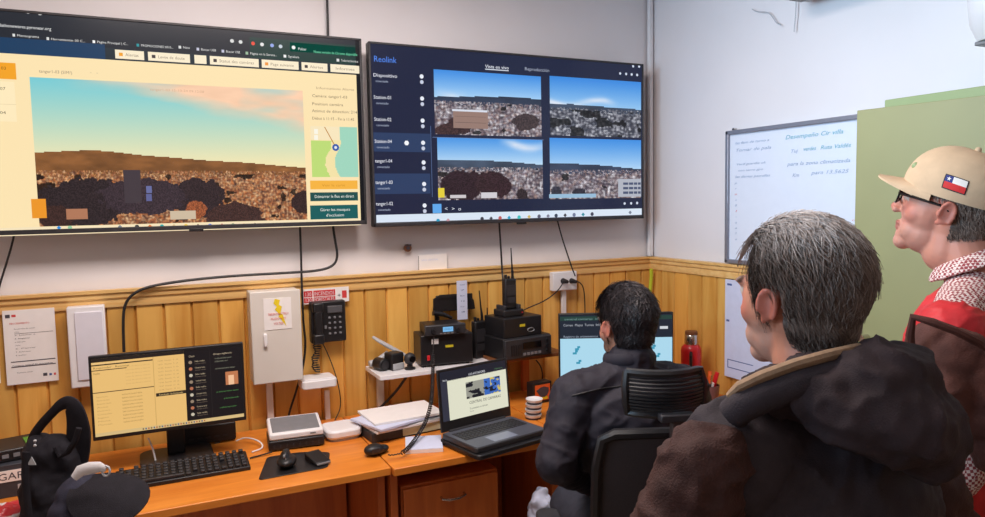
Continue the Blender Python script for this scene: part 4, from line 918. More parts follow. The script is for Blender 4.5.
# coiled cord from the radio down to the microphone
ctrl = [ony(434, 333, 2.80), ony(433, 350, 2.79), ony(433, 372, 2.72), ony(432, 400, 2.60), ony(427, 420, 2.54), onz(416, 439, DESK+0.03), onz(405, 452, DESK+0.02), onz(395, 455, DESK+0.015), onz(388, 455, DESK+0.016)]
P = ctrl[:]
for _ in range(3):
    Q = [P[0]]
    for i in range(len(P)-1): Q += [P[i]*0.75+P[i+1]*0.25, P[i]*0.25+P[i+1]*0.75]
    Q.append(P[-1]); P = Q
L_ = [0]
for i in range(1, len(P)): L_.append(L_[-1]+(P[i]-P[i-1]).length)
pts = []; N_ = 620; j = 0; u_ = Vector((1, 0, 0))
for i in range(N_):
    s_ = L_[-1]*i/(N_-1)
    while j < len(L_)-2 and L_[j+1] < s_: j += 1
    f = (s_-L_[j])/max(1e-6, L_[j+1]-L_[j]); pt = P[j].lerp(P[j+1], f); tg = (P[j+1]-P[j]).normalized()
    a = (u_-tg*u_.dot(tg)).normalized(); b = tg.cross(a); u_ = a
    k_ = 0.0065 if 0.12 < i/N_ < 0.93 else 0.001; ang = i*2*PI/9
    pts.append(pt + a*(k_*math.cos(ang)) + b*(k_*math.sin(ang)))
tag(MB().tube(pts, 0.0022, 5).build('microphone_cord', M['cable']), 'black coiled microphone cord hanging from the mobile radio to the desk', 'cord')

# ------------------------------------------------------------------ laptop on a cooling stand
ZL = DESK+0.042
bBL, bFL, bFR, bBR = [onz(u, v, ZL) for u, v in ((445, 433.5), (473, 449), (541, 431.5), (517, 413.5))]
X = ((bBR-bBL)+(bFR-bFL)).normalized(); wd = ((bBR-bBL).length+(bFR-bFL).length)/2
Yv = Vector((-X.y, X.x, 0)); dep = ((bBL-bFL).dot(Yv)+(bBR-bFR).dot(Yv))/2
rz = math.atan2(X.y, X.x); c = (bBL+bFL+bFR+bBR)/4
print('laptop', wd, dep, rz, c)
wd = min(wd, 0.40)
t = thing('cooling_stand', 'black tilted cooling stand under the open laptop', 'laptop stand', (c.x, c.y, DESK), rz)
MB().rbox((0, -0.005, 0.013), (wd*1.04, dep+0.03, 0.018), 0.02).build('platform', M['black'], t, bevel=0.004)
for sx in (-1, 1):
    for sy in (-1, 1): MB().cyl((sx*wd*0.4, sy*dep*0.38, 0), (sx*wd*0.4, sy*dep*0.38, 0.006), 0.01).build('foot', M['black2'], t)
t = thing('laptop', 'open grey laptop with a pale video page on its screen', 'laptop', (c.x, c.y, DESK+0.0225), rz)
bt = ZL-DESK-0.0225
MB().rbox((0, 0, bt/2), (wd, dep, bt), 0.012).build('base', M['black2'], t, bevel=0.003)
MB().rbox((0, 0, bt+0.0006), (wd-0.008, dep-0.008, 0.0012), 0.01).build('palm_rest', mat('slate_metal', (92, 96, 108), 0.4, 0.3, var=0.04), t)
key0 = None
for r in range(5):
    for k in range(15):
        if r == 0 and 3 < k < 9: continue
        o = key0.copy() if key0 else MB().box((0, 0, 0.001), ((wd-0.04)/15*0.82, 0.0145, 0.002)).build('key', M['black2'], t, bevel=0.0006)
        if key0: COL.objects.link(o); o.parent = t
        else: key0 = o
        o.location = (-wd/2+0.02+(k+0.5)*(wd-0.04)/15, dep*0.5-0.13+r*0.0185+0.012, bt+0.0013)
MB().box((-0.02, dep*0.5-0.13+0.012, bt+0.0022), (0.11, 0.0145, 0.002)).build('space_bar', M['black2'], t, bevel=0.0006)
MB().box((-0.02, -dep/2+0.045, bt+0.0014), (0.11, 0.062, 0.001)).build('touchpad', mat('pad', (126, 134, 152), 0.3), t)
# lid: plane through the hinge line, angle solved from the photo's top corner
hinge = c + Yv*(dep/2-0.004); hinge.z = ZL+0.002
bl = hinge - X*wd/2
d = ray(438, 371); tt = (bl-CAM).dot(X)/d.dot(X); tl = CAM+d*tt-bl; hh = math.hypot(tl.dot(Yv), tl.z); an = math.atan2(tl.dot(Yv), tl.z)
print('lid', hh, math.degrees(an)); hh = min(max(hh, 0.22), 0.27); an = min(max(an, 0.1), 0.5)
Tv = Vector((0, 0, 1))*math.cos(an) + Yv*math.sin(an); Nv = X.cross(Tv)
lid = MB(); lid.prism([(-wd/2, 0), (wd/2, 0), (wd/2, hh), (-wd/2, hh)], -0.009, 0, X=X, Y=Tv, O=hinge)
lid.build('lid', M['black'], t, True, bevel=0.002)
MB().cyl(hinge-X*wd*0.4, hinge+X*wd*0.4, 0.006).build('hinge', M['black2'], t, True)
s = Screen(bl+Nv*0.0004, X, Tv)
def lr(a0, b0, a1, b1, col, l=1): s.quad([(a0*wd, (1-b1)*hh), (a1*wd, (1-b1)*hh), (a1*wd, (1-b0)*hh), (a0*wd, (1-b0)*hh)], col, l)
def lt(b_, a0, b0, a1, h, col): letters(s.mb, b_, s.P(a0*wd, (1-b0)*hh, 5), s.S, s.T, h*hh, (a1-a0)*wd, 0, lin(col))
lr(0.03, 0.04, 0.97, 0.83, (34, 36, 52), 0); lr(0.12, 0.19, 0.97, 0.83, (222, 222, 200), 1); lr(0.03, 0.19, 0.12, 0.83, (50, 52, 66), 1); lr(0.04, 0.05, 0.96, 0.2, (32, 34, 46), 1)
lt('LOS AVISTADORES', 0.42, 0.17, 0.66, 0.035, (220, 222, 226)); lt('Inicio', 0.06, 0.19, 0.12, 0.03, (230, 230, 236)); lt('Opciones', 0.8, 0.16, 0.92, 0.025, (90, 130, 90))
rg = np.random.default_rng(9); im = np.zeros((26, 44, 3)); n_ = fbm(44, 26, 5, rg); xx = np.mgrid[0:26, 0:44][1]
im[:] = (34, 36, 44); im = np.where((n_ > 0.5)[..., None], np.array((150, 150, 140)), im); im = np.where(((xx > 22) & (n_ > 0.36))[..., None], np.array((60, 104, 186)), im); im = np.where(((xx > 30) & (n_ > 0.6))[..., None], np.array((206, 186, 90)), im)
a, b = 0.37*wd, (1-0.3)*hh; s_arr = im
A_ = np.clip(s_arr/255, 0, 1)**2.2; h_, w_ = 26, 44
for jj in range(h_):
    for ii in range(w_):
        a0, a1 = (0.37+0.5*ii/w_)*wd, (0.37+0.5*(ii+1)/w_)*wd; b0, b1 = (1-0.28-0.27*jj/h_)*hh, (1-0.28-0.27*(jj+1)/h_)*hh
        s.mb.add([s.P(a0, b1, 2), s.P(a1, b1, 2), s.P(a1, b0, 2), s.P(a0, b0, 2)], [(0, 1, 2, 3)], 0, A_[jj, ii])
lt('CENTRAL DE CAMARAS', 0.4, 0.64, 0.86, 0.045, (40, 40, 44)); lt('Transmision en directo', 0.4, 0.73, 0.66, 0.03, (60, 60, 60)); lt('hoy', 0.4, 0.77, 0.46, 0.022, (120, 120, 120))
s.mb.build('screen', M['screen'], t, True, smooth=False)

# ------------------------------------------------------------------ cups, picture box
for k in range(4):
    c = onz(538, 421, DESK); r = 0.036
    z = DESK+0.0005+k*0.021
    t = thing('paper_cup', ('lowest', 'second lowest', 'second highest', 'topmost')[k]+' white paper cup of the stack behind the laptop', 'cup', (c.x+0.002*k, c.y+0.04, z), 0, 'stack of white cups')
    MB().lathe([(r*0.80, 0), (r*0.98, 0.018), (r, 0.0195), (r*0.98, 0.0203), (r*0.9, 0.019), (r*0.75, 0.012)]).build('cup_wall', M['white'], t, angle=50)
    MB().lathe([(r*0.825, 0.001), (r*0.90, 0.0085), (r*0.91, 0.0085), (r*0.83, 0.001)]).build('dark_band', M['ink'], t)
p, q = onz(531, 404, DESK), onz(552, 402, DESK); c = (p+q)/2; wd = (q-p).length*1.02; hh = 0.095; print('pic', wd, c)
c.y = min(c.y, 2.93)
t = thing('tea_box', 'small dark box with an orange and yellow picture behind the white cups', 'box', (c.x, c.y+0.02, DESK), 0.1)
MB().box((0, 0, hh/2), (wd, 0.05, hh)).build('carton', M['black'], t, bevel=0.002)
MB().box((0, -0.026, hh*0.52), (wd*0.8, 0.002, hh*0.74)).build('picture', M['orange'], t)
MB().prism([(0.03*math.cos(k*0.7)*(1+0.3*math.sin(k*2)), 0.024*math.sin(k*0.7)) for k in range(9)], 0.0, 0.002, X=(1, 0, 0), Y=(0, 0, 1), O=(0.002, -0.0275, hh*0.55)).build('printed_shape', M['ink'], t)
MB().box((0.0, -0.0275, hh*0.25), (wd*0.5, 0.002, hh*0.12)).build('printed_band', M['yellow'], t)

# ------------------------------------------------------------------ corner monitor
D2 = 3.1
TL, TR = W(558.5, 314, D2), W(673.5, 312, D2); X = (TR-TL); X.z = 0; wd = X.length; X.normalize(); rz = math.atan2(X.y, X.x); hh = 0.30
ct = (TL+TR)/2; zt = (TL.z+TR.z)/2; N = Vector((X.y, -X.x, 0)); B_ = -N
t = thing('monitor', 'black corner monitor with a pale blue page, behind the seated man', 'monitor', (ct.x+B_.x*0.06, ct.y+B_.y*0.06, DESK), rz)
print('corner mon', ct, wd, zt)
def MW(mb, name, m, **k): return mb.build(name, M[m], t, True, **k)
Z = Vector((0, 0, 1))
def slab(c_, w_, h_, d_): return MB().box(c_, (w_, d_, h_), Matrix.Rotation(rz, 3, 'Z'))
MW(slab(ct+B_*0.013-Z*(hh/2), wd, hh, 0.022), 'housing', 'black', bevel=0.003)
MW(slab(ct+B_*0.04-Z*(hh/2), 0.3, 0.18, 0.04), 'rear_cover', 'black', bevel=0.01)
MW(slab(Vector((ct.x, ct.y, (DESK+0.012+zt-hh+0.1)/2))+B_*0.075, 0.06, zt-hh+0.1-DESK-0.012, 0.03), 'stand_neck', 'black', bevel=0.004)
MW(slab(Vector((ct.x, ct.y, DESK+0.008))+B_*0.06, 0.22, 0.014, 0.17), 'stand_base', 'black', bevel=0.003)
s = Screen(Vector((TL.x, TL.y, zt-hh))+N*0.0025, X, Z)
def cr(a0, b0, a1, b1, col, l=1): s.quad([(a0*wd, hh*(1-b1)), (a1*wd, hh*(1-b1)), (a1*wd, hh*(1-b0)), (a0*wd, hh*(1-b0))], col, l)
def ctx(b_, a0, b0, a1, h, col): letters(s.mb, b_, s.P(a0*wd, (1-b0)*hh, 5), s.S, s.T, h*hh, (a1-a0)*wd, 0, lin(col))
cr(0.012, 0.02, 0.988, 0.97, (36, 42, 54), 0); cr(0.012, 0.36, 0.988, 0.93, (172, 216, 236), 1); cr(0.012, 0.04, 0.988, 0.1, (40, 66, 60), 1); cr(0.012, 0.93, 0.988, 0.97, (206, 220, 232), 1)
ctx('central.camaras  inicio', 0.05, 0.09, 0.4, 0.03, (120, 150, 150)); ctx('Correo  Mapas  Turnos  Informes  Clima', 0.04, 0.18, 0.5, 0.035, (176, 180, 190)); ctx('Registro de avistamientos', 0.04, 0.345, 0.34, 0.032, (150, 160, 176)); cr(0.88, 0.2, 0.95, 0.24, (206, 210, 216), 2)
for a_, b_ in ((0.14, 0.5), (0.12, 0.56), (0.15, 0.7), (0.8, 0.5), (0.84, 0.62)): cr(a_, b_, a_+0.035, b_+0.03, (60, 150, 180), 2); cr(a_+0.02, b_-0.03, a_+0.045, b_, (60, 150, 180), 2)
s.mb.build('screen', M['screen'], t, True, smooth=False)

# ------------------------------------------------------------------ flask and pen cup
c = onz(691, 394, DESK); c = Vector((2.2, 2.52, DESK)) if c.x > 2.3 or c.y > 2.9 else c
sc = (c-CAM).dot(FW)/FPX; print('flask', c, sc)
zt = c.z; R_ = 10*sc
H = lambda v: (CAM+ray(691, v)*((c-CAM).dot(FW)/FPX)).z - DESK
t = thing('thermos_flask', 'red vacuum flask with steel cup lid in the desk corner', 'flask', (c.x, c.y, DESK), 0.6)
MB().lathe([(R_*0.95, 0), (R_, 0.004), (R_, H(349)), (R_*0.93, H(346)), (R_*0.7, H(343.5))], n=32).build('body', M['red'], t)
MB().lathe([(R_*0.62, H(343.5)), (R_*0.66, H(342)), (R_*0.64, H(334)), (R_*0.6, H(333.5))], n=32).build('lid_cup', M['steel'], t)
MB().lathe([(R_*0.60, H(333.5)), (R_*0.62, H(332.5)), (R_*0.58, H(330)), (R_*0.4, H(329.6))], n=32).build('lid_top', M['brown'], t)
MB().tube([(-R_*0.9, -0.01, H(350)), (-R_*1.5, -0.016, H(352)), (-R_*1.5, -0.016, H(366)), (-R_*0.9, -0.01, H(370))], 0.007, 8).build('handle', M['black'], t)
c = onz(709, 403, DESK); print('pencup', c); r = 10*((c-CAM).dot(FW)/FPX); c.y += 0.02; c.x += 0.02
M['clear'] = mat('cloudy_plastic', (222, 206, 200), 0.25, var=0.03)
t = thing('pen_cup', 'pale plastic cup stuffed with red and orange wrappers and pens', 'cup', (c.x, c.y, DESK), 0)
MB().lathe([(r*0.85, 0), (r, 0.075), (r*0.94, 0.075), (r*0.8, 0.006)]).build('cup_wall', mat('cup_grey_red', (120, 84, 84), 0.3), t)
for k in range(7):
    a = k*0.9; rr = r*0.55; m = ('red', 'orange', 'clear', 'orange', 'red', 'clear', 'red')[k]
    b0 = Vector((rr*math.cos(a)*0.5, rr*math.sin(a)*0.5, 0.03)); b1 = Vector((rr*math.cos(a)*1.6, rr*math.sin(a)*1.2, 0.112+0.022*math.sin(k*2.3)))
    MB().tube([b0, (b0+b1)/2, b1], [0.007, 0.01, 0.012], 6, flat=0.35).build('wrapper', M[m], t, smooth=False)
for k in range(3):
    a = 2+k*1.1; MB().cyl((0.006*math.cos(a), 0.006*math.sin(a), 0.01), (r*0.9*math.cos(a), r*0.9*math.sin(a), 0.125), 0.0035).build('pen', M[('black', 'bink', 'steel')[k]], t)

# ------------------------------------------------------------------ right wall: poster, whiteboard, cabinet, unit, air conditioner
def rsheet(mbk, pts, x): pass
xw = 2.362
a, b = onx(725.5, 279, xw), onx(730, 377, xw)
yf = a.y; ht = a.z-b.z; wd = 0.34
t = thing('wall_chart', 'white printed chart on the boards below the whiteboard', 'poster', (xw, yf-wd/2, b.z-0.02))
MB().box((xw, yf-wd/2, (a.z+b.z)/2), (0.003, wd, ht)).build('sheet', M['bpaper'], t, True, smooth=False)
mb = MB()
for k, (z, y0_, y1_, h) in enumerate(((0.05, 0.04, 0.12, 0.02), (0.42, 0.03, 0.08, 0.02), (0.82, 0.06, 0.5, 0.008), (0.9, 0.06, 0.5, 0.008))):
    mb.box((xw-0.002, yf-wd*(y0_+y1_)/2, a.z-ht*z), (0.001, wd*(y1_-y0_), ht*h))
mb.box((xw-0.002, yf-wd*0.06, a.z-ht*0.86), (0.001, wd*0.01, ht*0.09))
mb.build('printing', M['bink'], t, True, smooth=False)
xb = 2.36
TLw = onx(727.5, 131.5, xb); yB = TLw.y; yN = onx(872, 110, xb).y; ztb = TLw.z; zbb = RAILT+0.005
t = thing('whiteboard', 'aluminium-framed whiteboard with faint marker notes above the rail', 'whiteboard', (xb+0.02, (yB+yN)/2, zbb))
print('wb', yB, yN, ztb, onx(857, 113, xb))
cz = (ztb+zbb)/2; cy = (yB+yN)/2; L_ = yB-yN
MB().box((xb+0.008, cy, cz), (0.016, L_, ztb-zbb)).build('panel', M['board'], t, True, smooth=False)
fr_ = MB()
fr_.box((xb, cy, ztb-0.008), (0.026, L_, 0.018)); fr_.box((xb, cy, zbb+0.008), (0.026, L_, 0.018)); fr_.box((xb, yB-0.008, cz), (0.026, 0.018, ztb-zbb)); fr_.box((xb, yN+0.008, cz), (0.026, 0.018, ztb-zbb))
fr_.build('frame', M['alu'], t, True, bevel=0.003)
MB().cyl((xb+0.012, onx(734, 128, xb).y, ztb+0.006), (xb-0.006, onx(734, 128, xb).y, ztb+0.006), 0.006).build('fixing', M['steel'], t, True)
mk = {'gink': MB(), 'tink': MB(), 'rink': MB()}
def note(tx_, u0, v0, u1, hpx, ink, sh=0.3):
    p0, p1 = onx(u0, v0, xb-0.001), onx(u1, v0, xb-0.001); sc_ = (p0-CAM).dot(FW)/FPX
    letters(mk[ink], tx_, p0, (0, -1, 0), (0, 0, 1), hpx*sc_, abs(p0.y-p1.y), shear=sh)
note('las llam de turno a', 735, 144.5, 769, 2.4, 'gink'); note('Tomar de pala', 735, 152, 771, 3.0, 'gink'); note('Verif guardia ok', 736, 165.5, 766, 2.2, 'gink'); note('con torre gpo', 738, 171.5, 763, 2.0, 'gink'); note('las demas patrullas', 735, 178, 770, 2.4, 'gink')
note('Desempeño Cir villa', 785, 139.5, 843, 4.2, 'tink'); note('Tuj', 790, 153, 798, 3.4, 'gink'); note('verdes', 803, 151, 816, 4, 'tink'); note('Ruta Valdés', 820, 149.5, 851, 4.0, 'tink'); note('para la zona climatizada', 787, 166, 850, 3.6, 'gink'); note('Km', 792, 177, 799, 3.6, 'gink'); note('para 13.5625', 811, 174.5, 849, 3.6, 'gink')
for k in range(11): note(('p', 'r', 'm', 's', '8', '1', '-', 'q', 'a', '7', 'e')[k], 734.5, 184+5.6*k, 737, 2.0, 'rink' if k in (2, 5) else 'gink')
note('x x x', 852, 221, 858, 2.2, 'rink')
for k_, mb in mk.items():
    if mb.V: mb.build('handwriting', M[k_], t, True, smooth=False)

# green cabinet standing on a low wooden credenza
t = thing('credenza', 'low orange wooden credenza under the green cabinet beside the capped person', 'cabinet', (2.17, 1.1, 0))
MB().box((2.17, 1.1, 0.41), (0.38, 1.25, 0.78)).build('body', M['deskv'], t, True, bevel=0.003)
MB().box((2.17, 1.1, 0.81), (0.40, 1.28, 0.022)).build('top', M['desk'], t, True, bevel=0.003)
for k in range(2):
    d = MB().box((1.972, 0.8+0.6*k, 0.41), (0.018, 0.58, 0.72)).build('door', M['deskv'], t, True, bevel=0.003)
    MB().cyl((1.963, 1.02+0.16*k, 0.5), (1.94, 1.02+0.16*k, 0.5), 0.012).build('knob', M['steel'], d, True)
xf = 2.10
a = onx(857, 110.5, xf-0.06); far = a.y; ztop = a.z; b = W(985, 97, 1.0)
print('cab', far, ztop, onx(884, 99.5, 2.2))
bt_ = onx(884.5, 100, 2.16); zb2 = bt_.z
ynear = 0.62
t = thing('cabinet', 'tall olive green cabinet with its front door ajar beside the whiteboard', 'cabinet', (2.22, (bt_.y+ynear)/2, 0.822))
MB().box((2.245, (bt_.y+ynear)/2, (zb2+0.822)/2), (0.17, bt_.y-ynear, zb2-0.822)).build('body', M['green2'], t, True, bevel=0.003)
# door leaf hinged at the near end, free edge swung out a little
hp = Vector((2.145, ynear+0.005, 0)); fe = Vector((xf-0.06, far, 0)); dv = (fe-hp).normalized(); ln = (fe-hp).length; nv = Vector((dv.y, -dv.x, 0))
d = MB().hexa([(hp.x, hp.y, 0.84), tuple((fe.x, fe.y, 0.84)), tuple((fe.x+nv.x*0.02, fe.y+nv.y*0.02, 0.84)), (hp.x+nv.x*0.02, hp.y+nv.y*0.02, 0.84)],
              [(hp.x, hp.y, ztop), (fe.x, fe.y, ztop), (fe.x+nv.x*0.02, fe.y+nv.y*0.02, ztop), (hp.x+nv.x*0.02, hp.y+nv.y*0.02, ztop)]).build('door', M['green'], t, True, bevel=0.002)
hk = fe-dv*0.05; MB().cyl((hk.x, hk.y, 1.2), (hk.x-0.03, hk.y, 1.2), 0.011).build('knob', M['steel'], d, True)
# white wall unit at the upper right
xu = 2.30; a = onx(969, 5, xu); b = onx(973, 47, xu)
t = thing('wall_dispenser', 'white rounded wall unit with grey underside near the upper right edge', 'wall unit', (2.35, a.y-0.09, b.z))
hh = 0.24; yc = a.y-0.085
mb = MB(); rows = []
for z, dx, dy in ((0.012, 0.055, 0.07), (0.06, 0.075, 0.082), (0.14, 0.082, 0.088), (hh, 0.075, 0.08)):
    rows.append([(2.38-dx*2*max(0, math.sin(k*PI/12))**0.6, yc-dy*math.cos(k*PI/12), b.z+z) for k in range(13)])
vs = [p for r in rows for p in r]; fs = []
for i in range(3):
    for k in range(12): fs.append((i*13+k, i*13+k+1, (i+1)*13+k+1, (i+1)*13+k))
fs.append(tuple(range(12, -1, -1))); fs.append(tuple(range(39, 52)))
for i in range(3): fs.append((i*13, (i+1)*13, (i+1)*13+12, i*13+12))
mb.add(vs, fs); mb.build('cover', M['white'], t, True, angle=50)
MB().box((2.33, yc, b.z+0.006), (0.08, 0.12, 0.012)).build('underside', M['grey'], t, True, bevel=0.003)
MB().box((2.24, yc+0.03, b.z+0.21), (0.02, 0.05, 0.05)).build('vent', M['grey'], t, True, bevel=0.003)
# air conditioner whose lower edge just shows at the top
a = onx(794, 3, 2.3); zb3 = onx(800, 5, 2.28).z + 0.015
t = thing('air_conditioner', 'wall air conditioner whose underside shows at the top above the whiteboard', 'air conditioner', (2.37, a.y-0.33, zb3))
MB().box((2.275, a.y-0.33, zb3+0.085), (0.2, 0.66, 0.15)).build('casing', M['lgrey'], t, True, bevel=0.02)
MB().box((2.25, a.y-0.33, zb3+0.006), (0.11, 0.6, 0.01)).build('outlet_flap', M['grey'], t, True, bevel=0.002)
cable('thin_wire', 'thin grey wire curling loose on the upper right wall left of the air conditioner', [onx(u, v, 2.372) for u, v in ((752, 9), (757, 12), (768, 12), (772, 16), (776, 23), (781, 25))], 0.002, 'lgrey')
cable('thin_wire', 'thin grey wire dropping straight from the corner of the air conditioner', [onx(u, v, 2.372) for u, v in ((796, -2), (796, 10), (795, 20), (794, 32))], 0.002, 'lgrey')

# ------------------------------------------------------------------ left end of the desk: box, bag, cap
M['cloth_black'] = mat('black_canvas', (34, 32, 38), 0.8, var=0.2, scale=40, bump=0.4, bscale=500, spec=0.2)
M['cloth_navy'] = mat('slate_canvas', (52, 52, 66), 0.8, var=0.15, scale=40, bump=0.4, bscale=500, spec=0.2)
p = onz(22, 497, DESK); zl = p.z
t = thing('equipment_box', 'dark cardboard box with white letter label at the left desk end', 'box', (p.x-0.09, p.y+0.1, DESK), 0.05)
hb = 0.105
MB().box((0, 0, hb/2), (0.26, 0.18, hb)).build('carton', mat('dark_carton', (52, 54, 62), 0.6, var=0.1), t, bevel=0.002)
lb = MB().box((0.03, -0.091, hb*0.66), (0.17, 0.002, 0.036)).build('label', M['paper'], t)
mb = MB(); letters(mb, 'EDGAR', (-0.02, -0.0925, hb*0.66-0.011), (1, 0, 0), (0, 0, 1), 0.022, 0.115); mb.build('lettering', M['ink'], lb, smooth=False)
MB().box((0.09, -0.091, hb*0.28), (0.03, 0.002, 0.02)).build('small_label', M['lgrey'], t)
t = thing('network_switch', 'flat black device with green edge lying on the dark labelled box', 'device', (p.x-0.06, p.y+0.11, DESK+hb+0.0005), 0.25)
MB().box((0, 0, 0.02), (0.24, 0.15, 0.04)).build('case', M['black'], t, bevel=0.005)
MB().box((0.085, -0.02, 0.042), (0.05, 0.09, 0.004)).build('green_panel', mat('leaf_green', (86, 150, 50), 0.5), t)
for k in range(4): MB().box((-0.06+0.03*k, -0.076, 0.02), (0.018, 0.003, 0.012)).build('port', M['grey'], t)
p2 = onz(10, 530, DESK)
t = thing('snack_bag', 'crumpled red and white packet in front of the labelled box', 'packet', (p2.x-0.03, p2.y+0.05, DESK), 0.3)
body = remesh(MB().ell((0, 0, 0.028), (0.075, 0.05, 0.028)).ell((0.05, 0.01, 0.03), (0.04, 0.04, 0.02)), 0.005, 3)
body.V = [tuple(Vector(v)+Vector(n)*0.006*mnoise.noise(Vector(v)*60)) for v, n in zip(body.V, body.N)]; mz = min(v[2] for v in body.V); body.V = [(a_, b_, z-mz) for a_, b_, z in body.V]
at_ = np.array([lin((206, 40, 50)) if mnoise.noise(Vector(v)*26) > -0.05 else lin((232, 226, 226)) for v in body.V])
M['tintgloss'] = attr_mat('printed_foil', 0.35, 0.5)
body.build('packet', M['tintgloss'], t, vcol=at_, angle=80)
# small black computer behind the left monitor
p, q = ony(181, 455, 2.86), ony(236, 426, 2.86)
t = thing('mini_computer', 'small black computer standing upright behind the left desk monitor', 'computer', ((p.x+q.x)/2, 2.9, DESK))
MB().box(((p.x+q.x)/2, 2.9, (DESK+0.004+q.z)/2+0.01), (q.x-p.x, 0.07, q.z-DESK+0.01)).build('case', M['black'], t, True, bevel=0.006)
for sx in (0.03, -0.03): MB().box(((p.x+q.x)/2+sx, 2.9, DESK+0.0035), (0.02, 0.06, 0.007)).build('foot', M['black2'], t, True)
for k in range(5): MB().box(((p.x+q.x)/2-0.06+0.03*k, 2.864, q.z-0.03), (0.018, 0.003, 0.006)).build('vent', M['black2'], t, True)
# bag: soft black body with a raised carrying loop
cb = onz(52, 535, DESK); dB = (cb-CAM).dot(FW)+0.03
WB = lambda u, v, dd=0: W(u, v, dB+dd)
t = thing('shoulder_bag', 'black cloth bag with a looped strap at the left end of the desk', 'bag', (WB(55, 517).x, WB(55, 517).y, DESK))
mb = MB()
mb.ell(WB(54, 490), (0.085, 0.07, 0.1)); mb.ell(WB(57, 462), (0.075, 0.055, 0.08)); mb.ell(WB(60, 515), (0.1, 0.07, 0.085)); mb.ell(WB(40, 455), (0.045, 0.05, 0.06)); mb.ell(WB(72, 500), (0.06, 0.06, 0.08))
body = remesh(mb, 0.006, 6)
body.V = [tuple(Vector(v)+Vector(n)*(0.010*mnoise.noise(Vector(v)*16)+0.004*mnoise.noise(Vector(v)*45))) for v, n in zip(body.V, body.N)]
body.V = [(a_, b_, max(z, DESK+0.001)) for a_, b_, z in body.V]
body.build('bag_body', M['cloth_black'], t, True, angle=80)
st_ = MB(); pts = [WB(u, v, dd) for u, v, dd in ((30, 452, .02), (32, 438, 0), (40, 426, -.01), (51, 414, -.02), (60, 405, -.02), (68, 402, -.02), (74, 407, -.02), (78, 421, -.01), (79, 438, 0), (77, 458, .01), (72, 475, .01))]
P = pts
for _ in range(2):
    Q = [P[0]]
    for i in range(len(P)-1): Q += [P[i]*0.75+P[i+1]*0.25, P[i]*0.25+P[i+1]*0.75]
    P = Q+[P[-1]]
nP = len(P); st_.tube(P, [0.013+0.021*min(1, max(0, (i/nP-0.35)*2.6)) for i in range(nP)], 10, flat=0.4, up=FW); st_.build('strap', M['cloth_black'], t, True)
MB().tube([WB(u, v, -0.05) for u, v in ((56, 447), (60, 456), (68, 452), (75, 441), (79, 428))], 0.008, 8).build('strap_end', M['cloth_black'], t, True)
MB().tube([WB(u, v, -0.085) for u, v in ((26, 452), (25, 475), (27, 500), (30, 525))], 0.011, 8, flat=0.4, up=FW).build('strap_hanging', M['cloth_black'], t, True)
MB().prism([(-0.012, -0.01), (0.012, -0.01), (0.0, 0.012)], 0, 0.002, X=RT, Y=-DN, O=WB(32, 461, -0.085)).build('logo_patch', M['lgrey'], t, True)
for v in (441, 445.5): MB().ell(WB(35, v, -0.085), 0.004).build('eyelet', M['lgrey'], t, True)
# cap lying on the bag front
c = W(112, 500, dB-0.1)
t = thing('baseball_cap', 'black cap with curved brim and white strap lying before the keyboard', 'cap', (c.x, c.y, DESK))
cbase = Vector((onz(100, 517, DESK).x, onz(100, 517, DESK).y+0.02, DESK))
mb = MB(); rows = []
# brim: curved dome-like plate
bc = W(110, 500, dB-0.12)
ax = (RT*0.93+Vector((0, 0, -0.16))).normalized(); ay = (Vector((0, 0, 1))*0.55 + Vector((0, 1, 0))*0.83).normalized(); az = ax.cross(ay).normalized(); ay = az.cross(ax)
vs = []; nu, nr = 28, 8
for side in (0, 1):
    for j in range(nr+1):
        for i in range(nu):
            a_ = 2*PI*i/nu; r_ = j/nr
            x_, y_ = 0.103*r_*math.cos(a_), 0.082*r_*math.sin(a_); z_ = 0.03*(1-(y_/0.082)**2*0.9-(x_/0.11)**2*0.3) - 0.004*side
            vs.append(bc+ax*x_+ay*y_+az*z_)
o_ = (nr+1)*nu
for side in (0, 1):
    for j in range(nr):
        for i in range(nu):
            q_ = [side*o_+j*nu+i, side*o_+j*nu+(i+1) % nu, side*o_+(j+1)*nu+(i+1) % nu, side*o_+(j+1)*nu+i]; mb.F.append(tuple(q_[::-1] if side == 0 else q_))
for i in range(nu): mb.F.append((nr*nu+i, o_+nr*nu+i, o_+nr*nu+(i+1) % nu, nr*nu+(i+1) % nu))
mb.V = [tuple(v) for v in vs]; mb.M = [0]*len(mb.F); mb.C = [None]*len(mb.F)
mb.build('brim', M['cloth_black'], t, True, angle=60)
mb = MB().ell(W(86, 496, dB-0.08), (0.075, 0.07, 0.06)).ell(W(82, 510, dB-0.09), (0.08, 0.07, 0.06))
body = remesh(mb, 0.006, 4); body.V = [tuple(Vector(v)+Vector(n)*0.005*mnoise.noise(Vector(v)*22)) for v, n in zip(body.V, body.N)]
body.V = [(a_, b_, max(z, DESK+0.001)) for a_, b_, z in body.V]
body.build('crown', M['cloth_navy'], t, True, angle=80)
MB().tube([W(u, v, dB-0.165) for u, v in ((74, 478), (80, 471), (90, 468), (100, 467), (106, 469))], [0.010, 0.015, 0.016, 0.014, 0.008], 8, flat=0.4, up=FW).build('white_strap', M['white'], t, True)
MB().tube([W(106+4*math.sin(k*0.7), 471-5*math.cos(k*0.7), dB-0.165) for k in range(10)], 0.003, 6).build('buckle', M['lgrey'], t, True)

